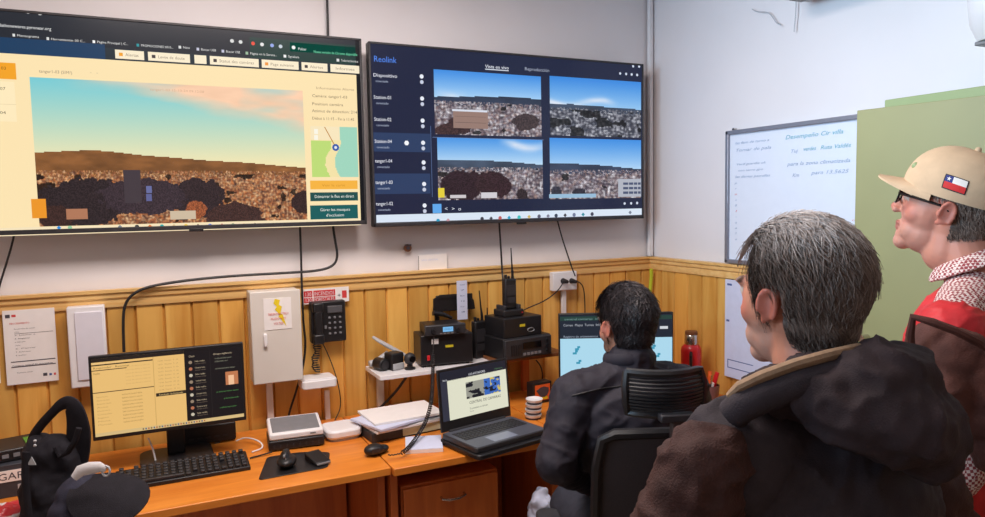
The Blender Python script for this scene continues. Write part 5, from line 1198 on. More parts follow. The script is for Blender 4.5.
# ------------------------------------------------------------------ office chair of the seated man
FA = 0.35
ch = Vector((1.33, 1.70, 0)); fd = Vector((math.sin(FA), math.cos(FA), 0)); rd = Vector((math.cos(FA), -math.sin(FA), 0))
t = thing('office_chair', 'black mesh office chair with headrest carrying the seated man', 'chair', ch, -FA)
M['mesh'] = mat('chair_mesh', (46, 38, 40), 0.7, var=0.2, scale=300)
MB().rbox((0, 0.01, 0.455), (0.48, 0.46, 0.07), 0.08).build('seat', M['mesh'], t, bevel=0.02)
MB().cyl((0, 0, 0.1), (0, 0, 0.42), 0.028).build('gas_lift', M['steel'], t)
MB().box((0, 0, 0.41), (0.2, 0.24, 0.03)).build('mechanism', M['black'], t, bevel=0.006)
for k in range(5):
    a = k*2*PI/5+0.3; e = (0.3*math.cos(a), 0.3*math.sin(a), 0.07)
    l = MB().tube([(0.02*math.cos(a), 0.02*math.sin(a), 0.1), e], [0.026, 0.018], 8).build('leg', M['black'], t)
    MB().cyl((e[0]-0.02*math.sin(a), e[1]+0.02*math.cos(a), 0.029), (e[0]+0.02*math.sin(a), e[1]-0.02*math.cos(a), 0.029), 0.029).build('caster', M['black2'], l)
BY = -0.235
def bk(x, z): return (x, BY - 0.05*(x/0.22)**2*-1*0.8 - 0.06*(z-0.55)/0.5, z)
outl = [bk(-0.2, 0.56), bk(-0.212, 0.75), bk(-0.212, 0.95), bk(-0.2, 1.025), bk(-0.17, 1.042), bk(0, 1.046), bk(0.17, 1.042), bk(0.2, 1.025), bk(0.212, 0.95), bk(0.212, 0.75), bk(0.2, 0.56), bk(0, 0.545), bk(-0.2, 0.56)]
MB().tube(outl, 0.015, 8).build('back_frame', M['black'], t)
mb = MB(); vs = []; nx, nz = 14, 16
for k in range(2):
    for j in range(nz+1):
        for i in range(nx+1):
            p = bk(-0.2+0.4*i/nx, 0.555+0.48*j/nz); vs.append((p[0], p[1]+0.006*k, p[2]))
oo = (nx+1)*(nz+1)
for k in range(2):
    for j in range(nz):
        for i in range(nx):
            q_ = (k*oo+j*(nx+1)+i, k*oo+j*(nx+1)+i+1, k*oo+(j+1)*(nx+1)+i+1, k*oo+(j+1)*(nx+1)+i); mb.F.append(q_ if k == 0 else q_[::-1])
mb.V = vs; mb.M = [0]*len(mb.F); mb.C = [None]*len(mb.F); mb.build('backrest', M['mesh'], t)
MB().box((0, BY-0.075, 0.80), (0.36, 0.012, 0.014)).build('lumbar_bar', M['black'], t)
MB().tube([(0, -0.1, 0.42), (0, -0.29, 0.43), (0, -0.33, 0.6), (0, -0.335, 0.8), (0, -0.345, 1.04)], [0.03, 0.03, 0.026, 0.02, 0.018], 8, flat=0.6, up=(0, 1, 0)).build('back_spine', M['black'], t)
# headrest: frame with ribbed panel, gently curved
HZ0, HZ1 = 1.108, 1.212
def hr(x, z, o=0): x = x*0.80; return (x-0.05, BY-0.10+0.07*(x/0.13)**2-0.02*math.sin((z-HZ0)/(HZ1-HZ0)*PI)+o, z)
hp_ = MB(); n_ = 12
for k in range(11):
    z = HZ0+0.008+(HZ1-HZ0-0.016)*k/10
    hp_.tube([hr(-0.118+0.236*i/n_, z) for i in range(n_+1)], 0.0042, 6)
hp_.build('headrest_ribs', M['black'], t)
MB().tube([hr(-0.12+0.24*i/n_, HZ1) for i in range(n_+1)]+[hr(0.128, HZ1-0.03), hr(0.124, HZ0+0.02)]+[hr(0.118-0.236*i/n_, HZ0) for i in range(n_+1)]+[hr(-0.124, HZ0+0.02), hr(-0.128, HZ1-0.03), hr(-0.12, HZ1)], 0.011, 8).build('headrest_frame', M['black'], t)
MB().box((-0.035, BY-0.118, HZ0-0.002), (0.09, 0.03, 0.02)).build('headrest_clamp', M['black2'], t, bevel=0.004)
MB().box((-0.03, BY-0.115, HZ0-0.035), (0.04, 0.022, 0.07)).build('headrest_post', mat('dark_brown_plastic', (66, 50, 46), 0.5), t, bevel=0.004)
for sx in (-1, 1):
    a_ = MB().tube([(sx*0.2, -0.02, 0.43), (sx*0.27, -0.02, 0.44), (sx*0.285, -0.02, 0.5), (sx*0.285, -0.02, 0.66)], 0.016, 8).build('arm_post', M['black'], t)
    MB().rbox((sx*0.285, 0.0, 0.672), (0.075, 0.24, 0.028), 0.03).build('armrest', M['grey' if sx < 0 else 'black2'], a_, bevel=0.008) if sx > 0 else MB().rbox((sx*0.285, 0.0, 0.672), (0.075, 0.24, 0.028), 0.03).build('armrest', M['black2'], a_, bevel=0.008)
# plastic bag under the desk
c = W(541, 500, 2.72)
t = thing('plastic_bag', 'crumpled white and grey plastic bag under the desk by the chair', 'bag', (c.x, c.y, 0))
z1 = c.z+0.05
mb = MB().ell((c.x, c.y, z1*0.4), (0.08, 0.08, z1*0.4)).ell((c.x, c.y, z1*0.72), (0.055, 0.055, z1*0.28))
body = remesh(mb, 0.008, 2); body.V = [tuple(Vector(v)+Vector(n)*(0.02*mnoise.noise(Vector(v)*18)+0.01*mnoise.noise(Vector(v)*50))) for v, n in zip(body.V, body.N)]
mz = min(v[2] for v in body.V); body.V = [(a_, b_, z-mz) for a_, b_, z in body.V]
body.build('film', M['bpaper'], t, True, angle=25)
# ------------------------------------------------------------------ people
def az(a): return Vector((math.sin(a), math.cos(a), 0)), Vector((math.cos(a), -math.sin(a), 0))
def head_T(c, a, pitch=0.0, roll=0.0, sc=1.0):
    return Matrix.Translation(c) @ Matrix.Rotation(-a, 4, 'Z') @ Matrix.Rotation(pitch, 4, 'X') @ Matrix.Rotation(roll, 4, 'Y') @ Matrix.Scale(sc, 4)
def head_parts(mb, T, nose=1.0, jaw=1.0):
    R3 = T.to_3x3()
    def E(c, r, rot=None):
        n0 = len(mb.V); m = MB().ell(c, r, rot, 22, 14).xf(T); mb.add(m.V, m.F)
    def C(p, q, r0, r1):
        m = MB().cap(p, q, r0, r1).xf(T); mb.add(m.V, m.F)
    E((0, -0.012, 0.035), (0.075, 0.096, 0.088)); E((0, 0.03, -0.01), (0.064, 0.062, 0.078)); E((0, -0.03, -0.02), (0.062, 0.065, 0.065))
    E((0, 0.024, -0.066), (0.052*jaw, 0.056, 0.05)); E((0, 0.064, -0.1), (0.026, 0.022, 0.021))
    for s_ in (-1, 1):
        E((s_*0.04, 0.048, -0.026), (0.022, 0.026, 0.026)); E((s_*0.026, 0.083, 0.021), (0.027, 0.011, 0.009))
        E((s_*0.031, 0.0775, 0.004), 0.0125); E((s_*0.012, 0.101, -0.033), (0.009, 0.010, 0.008)); E((s_*0.027, 0.047, -0.066), (0.022, 0.028, 0.028))
        # ear: shell, rim, lobe
        er = Matrix.Rotation(-s_*0.35, 3, 'Z')
        E((s_*0.077, -0.016, -0.006), (0.006, 0.0155, 0.026), er)
        pts = []
        for k in range(15):
            t = -0.6+k/14*4.6; p = Vector((s_*0.005, 0.017*math.cos(t)*-1*-1, 0.029*math.sin(t)))
            pts.append(Vector((s_*0.079, -0.017, -0.004)) + er @ Vector((s_*0.005, -0.015*math.cos(t-0.4+PI)*-1, 0.026*math.sin(t-0.4+PI)*-1)))
        m = MB().tube(pts, 0.0045, 8).xf(T); mb.add(m.V, m.F)
        E((s_*0.076, -0.006, -0.028), (0.005, 0.007, 0.008)); E((s_*0.074, 0.0, -0.008), (0.006, 0.006, 0.008))
    C((0, 0.088, 0.012), (0, 0.105+0.004*nose, -0.027), 0.008, 0.0095)
    E((0, 0.081, -0.06), (0.024, 0.014, 0.0065)); E((0, 0.079, -0.072), (0.021, 0.013, 0.007)); E((0, 0.068, -0.084), (0.026, 0.018, 0.018))
    C((0, -0.025, -0.05), (0, -0.032, -0.09), 0.054, 0.055)
def hand(mb, wr, d, nrm, side, curl=0.5):
    """palm, four unequal bent fingers and a thumb; d = pointing direction, nrm = back-of-hand normal, side = thumb side vector"""
    d = Vector(d).normalized(); nrm = Vector(nrm); nrm = (nrm-d*nrm.dot(d)).normalized(); th = Vector(side); th = (th-d*th.dot(d)-nrm*th.dot(nrm)).normalized()
    rot = Matrix((th, d, nrm)).transposed()
    pc = wr+d*0.05
    m = MB().ell(pc, (0.041, 0.052, 0.016), rot); mb.add(m.V, m.F)
    m = MB().box(wr+d*0.06, (0.07, 0.055, 0.022), rot); mb.add(m.V, m.F)
    mb.cap(wr, wr+d*0.03, 0.024, 0.026)
    for k, (off, ln) in enumerate(((0.031, 0.072), (0.0105, 0.080), (-0.0105, 0.075), (-0.031, 0.058))):
        p = wr+d*0.085+th*off; a = 0.15; pts = [p]
        for q_, f in enumerate((0.45, 0.32, 0.23)):
            a += curl*(0.5 if q_ == 0 else 0.8); p = p+(d*math.cos(a)-nrm*math.sin(a))*ln*f*1.0; pts.append(p)
        mb.chain(pts, [0.0095, 0.0088, 0.0078, 0.0068])
    p = wr+d*0.02+th*0.03; q1 = p+(th*0.6+d*0.75-nrm*0.2).normalized()*0.04; q2 = q1+(th*0.25+d*0.9-nrm*0.35).normalized()*0.03; q3 = q2+(d*0.95-nrm*0.4).normalized()*0.024
    mb.chain([p, q1, q2, q3], [0.016, 0.0115, 0.010, 0.008])
def fold(mb, amp, fr_, amp2=0.0, fr2=40, seed=0.0, stretch=(1, 1, 1)):
    o = Vector((seed, seed*1.7, -seed))
    S = Vector(stretch); out = []
    for v, n in zip(mb.V, mb.N):
        V_ = Vector(v); q = Vector((v[0]*S[0], v[1]*S[1], v[2]*S[2]))
        w_ = Vector((mnoise.noise(V_*7+o), mnoise.noise(V_*7-o), mnoise.noise(V_*7+o*2)))*0.06
        cr = 1-abs(mnoise.noise((q+w_)*fr_*1.5+o)); cr2 = 1-abs(mnoise.noise((q-w_)*fr_*2.7-o))
        d = amp*(0.7*mnoise.noise(q*fr_*0.8+o)+0.55*(cr**4-0.35)+0.12*(cr2**4-0.3))+amp2*mnoise.noise(V_*fr2+o)
        out.append(tuple(V_+Vector(n)*d))
    mb.V = out
    return mb
def rotell(mb, c, r, a):
    m = MB().ell(c, r, Matrix.Rotation(-a, 3, 'Z'), 26, 16); mb.add(m.V, m.F); return mb
M['skin'] = attr_mat('skin', 0.48, 0.4, bump=0.12, bscale=700, sss=0.08)
M['hair'] = attr_mat('hair', 0.5, 0.35)
def sm(a, b, x): t = min(1, max(0, (x-a)/(b-a))); return t*t*(3-2*t)
def mixc(a, b, t): return tuple(x*(1-t)+y*t for x, y in zip(a, b))
def skin_cols(mb, T, base, red, beard=None, bamt=0.0, lip=(150, 84, 76)):
    Ti = T.inverted(); out = np.zeros((len(mb.V), 3)); base = lin(base); red = lin(red); lipc = lin(lip); bc = lin(beard) if beard else None
    for i, v in enumerate(mb.V):
        p = Ti @ Vector(v); c = base
        if p.length < 0.35:
            r = 0.0
            r = max(r, 0.75*sm(0.045, 0.015, (p-Vector((0.045, 0.07, -0.03))).length), 0.75*sm(0.045, 0.015, (p-Vector((-0.045, 0.07, -0.03))).length))
            r = max(r, 0.9*sm(0.03, 0.01, (p-Vector((0, 0.115, -0.03))).length))
            if abs(p.x) > 0.07 and p.y < 0.01 and p.z > -0.05: r = max(r, 0.8)
            r += 0.25*mnoise.noise(p*45)
            c = mixc(base, red, min(1, max(0, r)))
            if bc and p.z < -0.028 and p.y > -0.005:
                t = bamt*sm(-0.028, -0.055, p.z - 0.25*max(0, p.y-0.05))*sm(-0.005, 0.02, p.y)*sm(-0.145, -0.12, p.z)*(0.8+0.5*mnoise.noise(p*160)); c = mixc(c, bc, min(1, max(0, t)))
            if p.y > 0.078 and abs(p.x) < 0.025-6*(p.z+0.066)**2*0 and -0.077 < p.z < -0.055: c = mixc(c, lipc, 0.7)
            for s_ in (-1, 1):
                e = p-Vector((s_*0.031, 0.0895, 0.004))
                if p.y > 0.07 and abs(e.x) < 0.013 and abs(e.z) < 0.0065: c = lin((186, 172, 162)) if abs(e.x) > 0.0055 else lin((60, 44, 34))
                if p.y > 0.075 and 0.018 < p.z < 0.029 and 0.008 < abs(p.x) < 0.05: c = mixc(c, lin((80, 66, 58)), 0.6)
        out[i] = c
    return out
def hairdo(person, T, limit, colfn, n, length, width, thick=1.0, seed=1, curl=0.0, lift=0.35, flow=None, extra=()):
    rg = random.Random(seed)
    mb = MB()
    def E(c, r):
        m = MB().ell(c, r, None, 30, 20).xf(T); mb.add(m.V, m.F)
    E((0, -0.014, 0.037), (0.075+0.008*thick, 0.096+0.011*thick, 0.088+0.012*thick)); E((0, -0.034, -0.02), (0.064+0.004*thick, 0.067+0.005*thick, 0.066)); E((0, -0.038, -0.058), (0.053, 0.054, 0.05))
    for c, r in extra: E(c, r)
    sh = remesh(mb, 0.004, 5); Ti = T.inverted(); R3 = T.to_3x3().normalized(); Ri = R3.inverted()
    loc = [Ti @ Vector(v) for v in sh.V]; nor = [(Ri @ Vector(nv)).normalized() for nv in sh.N]
    ok = [limit(p) for p in loc]
    under = MB(); idx = {}
    cols = []
    for i, (p, k) in enumerate(zip(loc, ok)):
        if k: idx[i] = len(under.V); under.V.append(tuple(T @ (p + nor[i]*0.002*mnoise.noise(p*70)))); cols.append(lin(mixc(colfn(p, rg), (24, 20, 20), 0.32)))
    for f in sh.F:
        if all(q in idx for q in f): under.F.append(tuple(idx[q] for q in f)); under.M.append(0); under.C.append(None)
    ids = list(idx)
    for _ in range(n):
        i = rg.choice(ids); p = loc[i]+nor[i]*0.0005; c = lin(colfn(p, rg)); L_ = length(p)*rg.uniform(0.6, 1.25); nrm = nor[i]
        g = Vector(flow(p, nrm)) if flow else Vector((0, -1, -0.35-0.9*abs(nrm.x)))
        g += Vector((rg.gauss(0, 0.22), rg.gauss(0, 0.22), rg.gauss(0, 0.22))); g -= nrm*g.dot(nrm)
        if g.length < 1e-4: continue
        g.normalize(); sd = nrm.cross(g); w_ = width*rg.uniform(0.6, 1.3); q = p; rows = []; lf = lift*rg.uniform(0.5, 1.5); N0 = 4
        bend = rg.gauss(0, curl)
        for k in range(N0+1):
            f = k/N0; ww = w_*(1-f)**0.6 if k < N0 else w_*0.08
            rows.append((T @ (q-sd*ww/2), T @ (q+sd*ww/2+nrm*0.0006)))
            u = q-Vector((0, -0.014, 0.0)); 
            # follow the head's curve
            n2 = Vector((u.x/0.083**2, u.y/0.105**2, max(-0.02, u.z-0.03)/0.098**2)).normalized()
            g2 = g+sd*bend*0.4; g2 = g2-n2*g2.dot(n2)*(0.8)
            g = g2.normalized() if g2.length > 1e-4 else g
            q = q+(g+n2*lf*(1-f)*0.8).normalized()*L_/N0
        o = len(under.V)
        for a, b in rows: under.V += [tuple(a), tuple(b)]; cols += [c, c]
        for k in range(N0): under.F.append((o+2*k, o+2*k+1, o+2*k+3, o+2*k+2)); under.M.append(0); under.C.append(None)
    return under.build('hair', M['hair'], person, True, vcol=np.array(cols), angle=75)

def body_mesh(J, T, vox, hands=True, jaw=1.0, nose=1.0):
    mb = MB(); head_parts(mb, T, nose, jaw)
    mb.cap(J['nk0'], J['nk'], 0.054, 0.06)
    mb.chain([J['nk']-Vector((0, 0, 0.03)), J['ch'], J['pv']], [0.06, 0.1, 0.1])
    for s in 'LR':
        mb.cap(J['nk']-Vector((0, 0, 0.02)), J['sh'+s]-Vector((0, 0, 0.01)), 0.045, 0.045); mb.chain([J['sh'+s], J['el'+s], J['wr'+s]], [0.05, 0.038, 0.026])
        hand(mb, J['wr'+s], J['hd'+s], J['hn'+s], J['ht'+s], J.get('cu', 0.5))
        mb.chain([J['pv'], J['hp'+s], J['kn'+s], J['an'+s]], [0.1, 0.078, 0.055, 0.04])
        mb.cap(J['an'+s], J['an'+s]+J['toe']*0.13+Vector((0, 0, -0.035)), 0.038, 0.03)
    return remesh(mb, vox, 5)
def trousers(person, J, m, r0=0.1, r1=0.075, r2=0.06):
    mb = MB().chain([J['ch']*0.3+J['pv']*0.7, J['pv']], [0.118, 0.125])
    for s in 'LR': mb.chain([J['pv'], J['hp'+s], J['kn'+s], J['an'+s]+Vector((0, 0, 0.02))], [0.115, r0, r1, r2])
    b = remesh(mb, 0.009, 4); fold(b, 0.006, 14); return b.build('trousers', M[m], person, True, angle=80)
def shoes(person, J):
    for s in 'LR':
        a = J['an'+s]; b = a+J['toe']*0.15
        mb = MB().cap(Vector((a.x, a.y, 0.05))-J['toe']*0.04, Vector((b.x, b.y, 0.042)), 0.048, 0.042).cap(a, Vector((a.x, a.y, 0.05)), 0.052, 0.05)
        q = remesh(mb, 0.007, 3); q.V = [(x, y, max(0.002, z)) for x, y, z in q.V]; q.build('shoe', M['black'], person, True, angle=60)

# ================= grey-haired man standing in the foreground
M['jacket'] = mat('dark_jacket', (54, 47, 52), 0.75, var=0.18, scale=25, bump=0.35, bscale=420, spec=0.25)
M['sleeve'] = mat('brown_sleeve', (66, 42, 38), 0.75, var=0.25, scale=22, bump=0.5, bscale=330, spec=0.25)
M['tan'] = mat('tan_lining', (150, 122, 96), 0.85, var=0.15, scale=60, bump=0.3)
M['jeans'] = mat('dark_trousers', (44, 46, 58), 0.8, var=0.12, scale=60, bump=0.2)
hA = W(797, 298, 1.13); aA = 0.03; f_, r_ = az(0.12); up = Vector((0, 0, 1))
T = head_T(hA, aA, 0.04, 0.0, 0.97)
J = {'nk0': hA-up*0.09-f_*0.028, 'nk': hA-up*0.16-f_*0.045, 'ch': hA-up*0.36-f_*0.03, 'pv': hA-up*0.66-f_*0.02, 'toe': f_}
for s, k in (('L', -1), ('R', 1)):
    J['sh'+s] = hA-up*0.22-f_*0.05+r_*0.155*k
    J['hp'+s] = J['pv']+r_*0.095*k-up*0.04; J['kn'+s] = J['hp'+s]-up*0.38+f_*0.02+r_*0.02*k; J['an'+s] = Vector((J['kn'+s].x, J['kn'+s].y, 0.085))+r_*0.02*k
J['elL'] = W(678, 545, 1.0); J['elR'] = J['shR']+r_*0.12-up*0.27-f_*0.04
J['wrL'] = J['elL']+f_*0.14-up*0.17+r_*0.05; J['wrR'] = J['elR']+f_*0.14-up*0.17-r_*0.05
for s, k in (('L', -1), ('R', 1)): J['hd'+s] = f_*0.3-up*0.95; J['hn'+s] = r_*k; J['ht'+s] = f_
bA = body_mesh(J, T, 0.0042, jaw=0.98)
PA = bA.build('person', M['skin'], None, vcol=skin_cols(bA, T, (192, 130, 106), (180, 98, 82), (178, 150, 138), 0.6), angle=85)
tag(PA, 'grey-haired person in dark hooded jacket standing nearest, seen from behind', 'person')
def limA(p):
    if p.z < -0.088: return False
    y = p.y
    if y > 0.045: lim = 0.082+0.25*max(0, y-0.06)
    elif y > 0.004: lim = -0.024+(0.078+0.024)*sm(0.02, 0.05, y)
    elif y > -0.036: lim = 0.026
    else: lim = -0.088 + 0.3*max(0, abs(p.x)-0.05)
    return p.z > lim
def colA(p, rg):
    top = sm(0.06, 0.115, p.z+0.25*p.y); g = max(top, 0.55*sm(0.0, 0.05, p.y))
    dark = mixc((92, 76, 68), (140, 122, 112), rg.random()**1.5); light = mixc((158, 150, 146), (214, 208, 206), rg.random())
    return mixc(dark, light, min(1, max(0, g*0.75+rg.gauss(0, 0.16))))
def flowA(p, n): return (0.0, -1.0, -0.3-1.1*abs(n.x)-0.8*max(0, -n.y))
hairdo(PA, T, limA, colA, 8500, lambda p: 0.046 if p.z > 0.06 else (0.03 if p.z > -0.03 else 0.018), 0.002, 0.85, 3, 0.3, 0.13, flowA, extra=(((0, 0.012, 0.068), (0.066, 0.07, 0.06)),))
# jacket torso
mb = MB(); Pc = J['ch']
rotell(mb, Pc+up*0.03-f_*0.015, (0.205, 0.15, 0.19), 0.12); rotell(mb, J['pv']+up*0.12, (0.195, 0.15, 0.22), 0.12); rotell(mb, J['pv']-up*0.05, (0.2, 0.155, 0.12), 0.12)
for s in 'LR': mb.cap(J['nk']-up*0.015, J['sh'+s]+up*0.0, 0.062, 0.085)
b = remesh(mb, 0.007, 6); fold(b, 0.014, 9, 0.004, 34, 2.0, (1, 1, 0.6)); b.build('jacket', M['jacket'], PA, True, angle=85)
for s in 'LR':
    s0 = J['sh'+s]*0.62+J['el'+s]*0.38-up*0.01
    if s == 'L': s0 = W(704, 470, 1.0)
    mb = MB().chain([J['sh'+s]-up*0.035, s0, J['el'+s], J['wr'+s]+(J['el'+s]-J['wr'+s])*0.1], [0.05, 0.063, 0.064, 0.05])
    b = remesh(mb, 0.006, 5); fold(b, 0.016, 12, 0.005, 40, 5.0, (1, 1, 1.6)); b.build('sleeve', M['sleeve'], PA, True, angle=85)
# hood hanging on the back
mb = MB()
for u, v, d_, r in ((800, 388, 1.04, (0.075, 0.055, 0.03)), (838, 392, 1.0, (0.085, 0.065, 0.048)), (880, 388, 0.98, (0.075, 0.065, 0.065)), (900, 372, 1.0, (0.04, 0.05, 0.042)), (900, 420, 0.95, (0.07, 0.06, 0.062)), (925, 430, 0.97, (0.046, 0.052, 0.064)), (866, 420, 0.96, (0.07, 0.05, 0.05)), (770, 396, 1.04, (0.045, 0.04, 0.024))):
    rotell(mb, W(u, v, d_), r, 0.12+0.5)
b = remesh(mb, 0.006, 7); fold(b, 0.018, 11, 0.004, 45, 9.0); hood_tree = BVHTree.FromPolygons([Vector(v) for v in b.V], b.F); b.build('hood', mat('hood_cloth', (54, 43, 46), 0.78, var=0.2, scale=25, bump=0.35, bscale=420, spec=0.25), PA, True, angle=85)
pts = [W(u, v, d_) for u, v, d_ in ((730, 396, 1.0), (740, 387, 0.99), (762, 377, 0.985), (795, 365, 0.985), (828, 356, 0.99), (855, 350, 1.01), (872, 349, 1.06))]
mb = MB().tube(pts, [0.009, 0.012, 0.013, 0.013, 0.013, 0.013, 0.010], 10, flat=0.7, up=(0, 0, 1)); mb.build('collar', M['tan'], PA, True)
pts = [p_-up*0.026-f_*0.004 for p_ in pts]
MB().tube(pts, 0.022, 10).build('jacket_collar', M['jacket'], PA, True)
trousers(PA, J, 'jeans'); shoes(PA, J)

# ================= seated man at the corner screen
M['navy'] = mat('navy_softshell', (38, 34, 43), 0.7, var=0.12, scale=30, bump=0.25, bscale=500, spec=0.3)
hC = W(625.5, 326, 2.1); f_, r_ = az(0.3)
T = head_T(hC, 0.06, -0.06, 0, 0.93)
J = {'nk0': hC-up*0.09-f_*0.03, 'nk': hC-up*0.135-f_*0.045, 'ch': hC-up*0.33-f_*0.06, 'pv': Vector((1.33, 1.66, 0.605)), 'toe': f_}
for s, k in (('L', -1), ('R', 1)):
    J['sh'+s] = hC-up*0.185-f_*0.05+r_*0.165*k
    J['hp'+s] = J['pv']+r_*0.09*k+f_*0.03-up*0.01; J['kn'+s] = J['hp'+s]+f_*0.40+r_*0.05*k-up*0.02; J['an'+s] = Vector((J['kn'+s].x, J['kn'+s].y, 0.085))-f_*0.05
J['elL'] = W(557, 463, 1.98); J['elR'] = J['shR']+r_*0.07-up*0.25+f_*0.1
J['wrL'] = J['hpL']+f_*0.25+up*0.115-r_*0.02; J['wrR'] = J['hpR']+f_*0.24+up*0.115+r_*0.02
for s, k in (('L', -1), ('R', 1)): J['hd'+s] = f_-up*0.1-r_*k*0.25; J['hn'+s] = up; J['ht'+s] = -r_*k
J['cu'] = 0.25
bC = body_mesh(J, T, 0.0045)
PC = bC.build('person', M['skin'], None, vcol=skin_cols(bC, T, (178, 124, 100), (176, 98, 80), (46, 36, 32), 0.9), angle=85)
tag(PC, 'dark-haired person in navy jacket seated at the corner screen, back turned', 'person')
def limC(p):
    if p.z < -0.085: return False
    y = p.y
    if y > 0.045: lim = 0.072
    elif y > 0.002: lim = -0.03+0.1*sm(0.016, 0.045, y)
    elif y > -0.036: lim = 0.026
    else: lim = -0.085 + 0.3*max(0, abs(p.x)-0.05)
    return p.z > lim
hairdo(PC, T, limC, lambda p, rg: mixc((34, 28, 29), (70, 60, 60), rg.random()**2), 4200, lambda p: 0.04 if p.z > 0.06 else (0.026 if p.z > -0.03 else 0.012), 0.003, 1.0, 8, 0.9, 0.22, lambda p, n: (0.4*math.sin(p.z*90), -0.6, -0.5-0.6*abs(n.x)), extra=(((0, 0.0, 0.072), (0.072, 0.083, 0.060)),))
mb = MB()
rotell(mb, J['ch']+up*0.04, (0.185, 0.125, 0.17), 0.3); mb.cap(J['nk']-up*0.02, J['nk']+up*0.04, 0.075, 0.066); mb.cap(J['ch'], J['pv']+up*0.05, 0.13, 0.14); rotell(mb, J['pv']+up*0.08, (0.18, 0.15, 0.12), 0.3)
for s in 'LR':
    mb.cap(J['nk']-up*0.01, J['sh'+s]+up*0.002, 0.066, 0.068); mb.chain([J['sh'+s], J['sh'+s]*0.5+J['el'+s]*0.5, J['el'+s], J['wr'+s]+(J['el'+s]-J['wr'+s])*0.08], [0.07, 0.062, 0.056, 0.042])
b = remesh(mb, 0.006, 5); fold(b, 0.011, 11, 0.003, 36, 4.0, (1, 1, 1.2)); tree = BVHTree.FromPolygons([Vector(v) for v in b.V], b.F); b.build('jacket', M['navy'], PC, True, angle=85)
def seam(name, tree, px, r, m, person, sub_=6):
    pts = []
    for i in range(len(px)-1):
        for k in range(sub_):
            f = k/sub_; d = ray(px[i][0]*(1-f)+px[i+1][0]*f, px[i][1]*(1-f)+px[i+1][1]*f).normalized(); h = tree.ray_cast(CAM, d, 6)[0]
            if h is not None: pts.append(h)
    if len(pts) > 3: MB().tube(pts, r, 6).build(name, m, person, True)
seam('yoke_seam', tree, ((572, 396), (600, 389), (640, 384), (680, 381), (700, 382)), 0.0028, M['black'], PC)
ring = []
for k in range(17):
    t = PI*(0.12+1.76*k/16); c = J['nk']+up*0.048+f_*0.012
    ring.append(c+r_*0.070*math.sin(t)+f_*0.066*math.cos(t)+up*(0.016*math.cos(t)*-1*0.6))
MB().tube(ring, [0.012]+[0.017]*15+[0.012], 10, flat=0.45, up=(1, 0, 0)).build('collar', M['navy'], PC, True)
trousers(PC, J, 'jeans'); shoes(PC, J)

# ================= capped man at the right
ear = W(946, 216, 1.6); aB = -0.33; f_, r_ = az(aB)
hB = ear+r_*0.078+f_*0.014+up*0.014
T = head_T(hB, aB, 0.32, 0, 1.0)
f2, r2 = az(-0.3)
J = {'nk0': hB-up*0.08-f2*0.03, 'nk': hB-up*0.17-f2*0.06, 'ch': hB-up*0.37-f2*0.05, 'pv': hB-up*0.70-f2*0.04, 'toe': f2}
for s, k in (('L', -1), ('R', 1)):
    J['sh'+s] = hB-up*0.25-f2*0.06+r2*0.18*k
    J['hp'+s] = J['pv']+r2*0.09*k-up*0.05; J['kn'+s] = J['hp'+s]-up*0.39+f2*0.02; J['an'+s] = Vector((J['kn'+s].x, J['kn'+s].y, 0.085))
    J['el'+s] = J['sh'+s]+r2*0.05*k-up*0.28-f2*0.03; J['wr'+s] = J['el'+s]+f2*0.12-up*0.22
    J['hd'+s] = f2*0.2-up*0.98; J['hn'+s] = r2*k; J['ht'+s] = f2
bB = body_mesh(J, T, 0.0038, nose=1.0)
PB = bB.build('person', M['skin'], None, vcol=skin_cols(bB, T, (200, 140, 120), (190, 116, 100), (190, 152, 138), 0.3), angle=85)
tag(PB, 'person in beige cap, glasses and red vest standing by the green cabinet', 'person')
def limB(p): return p.z > (0.02 if p.y > -0.03 else -0.07+0.3*max(0, abs(p.x)-0.05)) and p.y < 0.03 and p.z < 0.06
hairdo(PB, T, limB, lambda p, rg: mixc((92, 76, 66), (140, 126, 116), rg.random()), 1600, lambda p: 0.016, 0.002, 0.45, 11, 0.2, 0.15, lambda p, n: (0, -0.6, -1))
# cap: crown, brim, flag patch, button
M['cap'] = mat('beige_cotton', (206, 178, 146), 0.8, var=0.05, scale=40, bump=0.2, bscale=700, spec=0.2)
TC = T @ Matrix.Translation((0, -0.008, 0.047)) @ Matrix.Rotation(0.03, 4, 'X') @ Matrix.Scale(1.03, 4)
cr_ = (0.088, 0.109, 0.09); mb = MB(); nu, nv = 40, 14
def crown(th, ph, o=0.0):
    p = Vector(((cr_[0]+o)*math.sin(ph)*math.sin(th), (cr_[1]+o)*math.sin(ph)*math.cos(th), (cr_[2]+o)*math.cos(ph)))
    if p.z < 0: p.z = p.z
    return p
vs = []
for o in (0.0, -0.004):
    for j in range(nv+1):
        ph = 0.02+(PI*0.57-0.02)*j/nv
        for i in range(nu):
            p = crown(2*PI*i/nu, ph, o); fr__ = max(0, math.cos(2*PI*i/nu))**3*math.sin(ph)
            p.z += 0.016*fr__*max(0, math.cos(ph)+0.1); p.y += 0.006*fr__; vs.append(TC @ p)
o_ = (nv+1)*nu
for k in range(2):
    for j in range(nv):
        for i in range(nu):
            q = (k*o_+j*nu+i, k*o_+(j+1)*nu+i, k*o_+(j+1)*nu+(i+1) % nu, k*o_+j*nu+(i+1) % nu); mb.F.append(q if k == 0 else q[::-1])
for i in range(nu): mb.F.append((nv*nu+i, o_+nv*nu+i, o_+nv*nu+(i+1) % nu, nv*nu+(i+1) % nu))
mb.F.append(tuple(range(nu))); mb.V = [tuple(v) for v in vs]; mb.M = [0]*len(mb.F); mb.C = [None]*len(mb.F)
capo = mb.build('cap', M['cap'], PB, True, angle=70)
mb = MB(); vs = []; na, nb = 20, 8
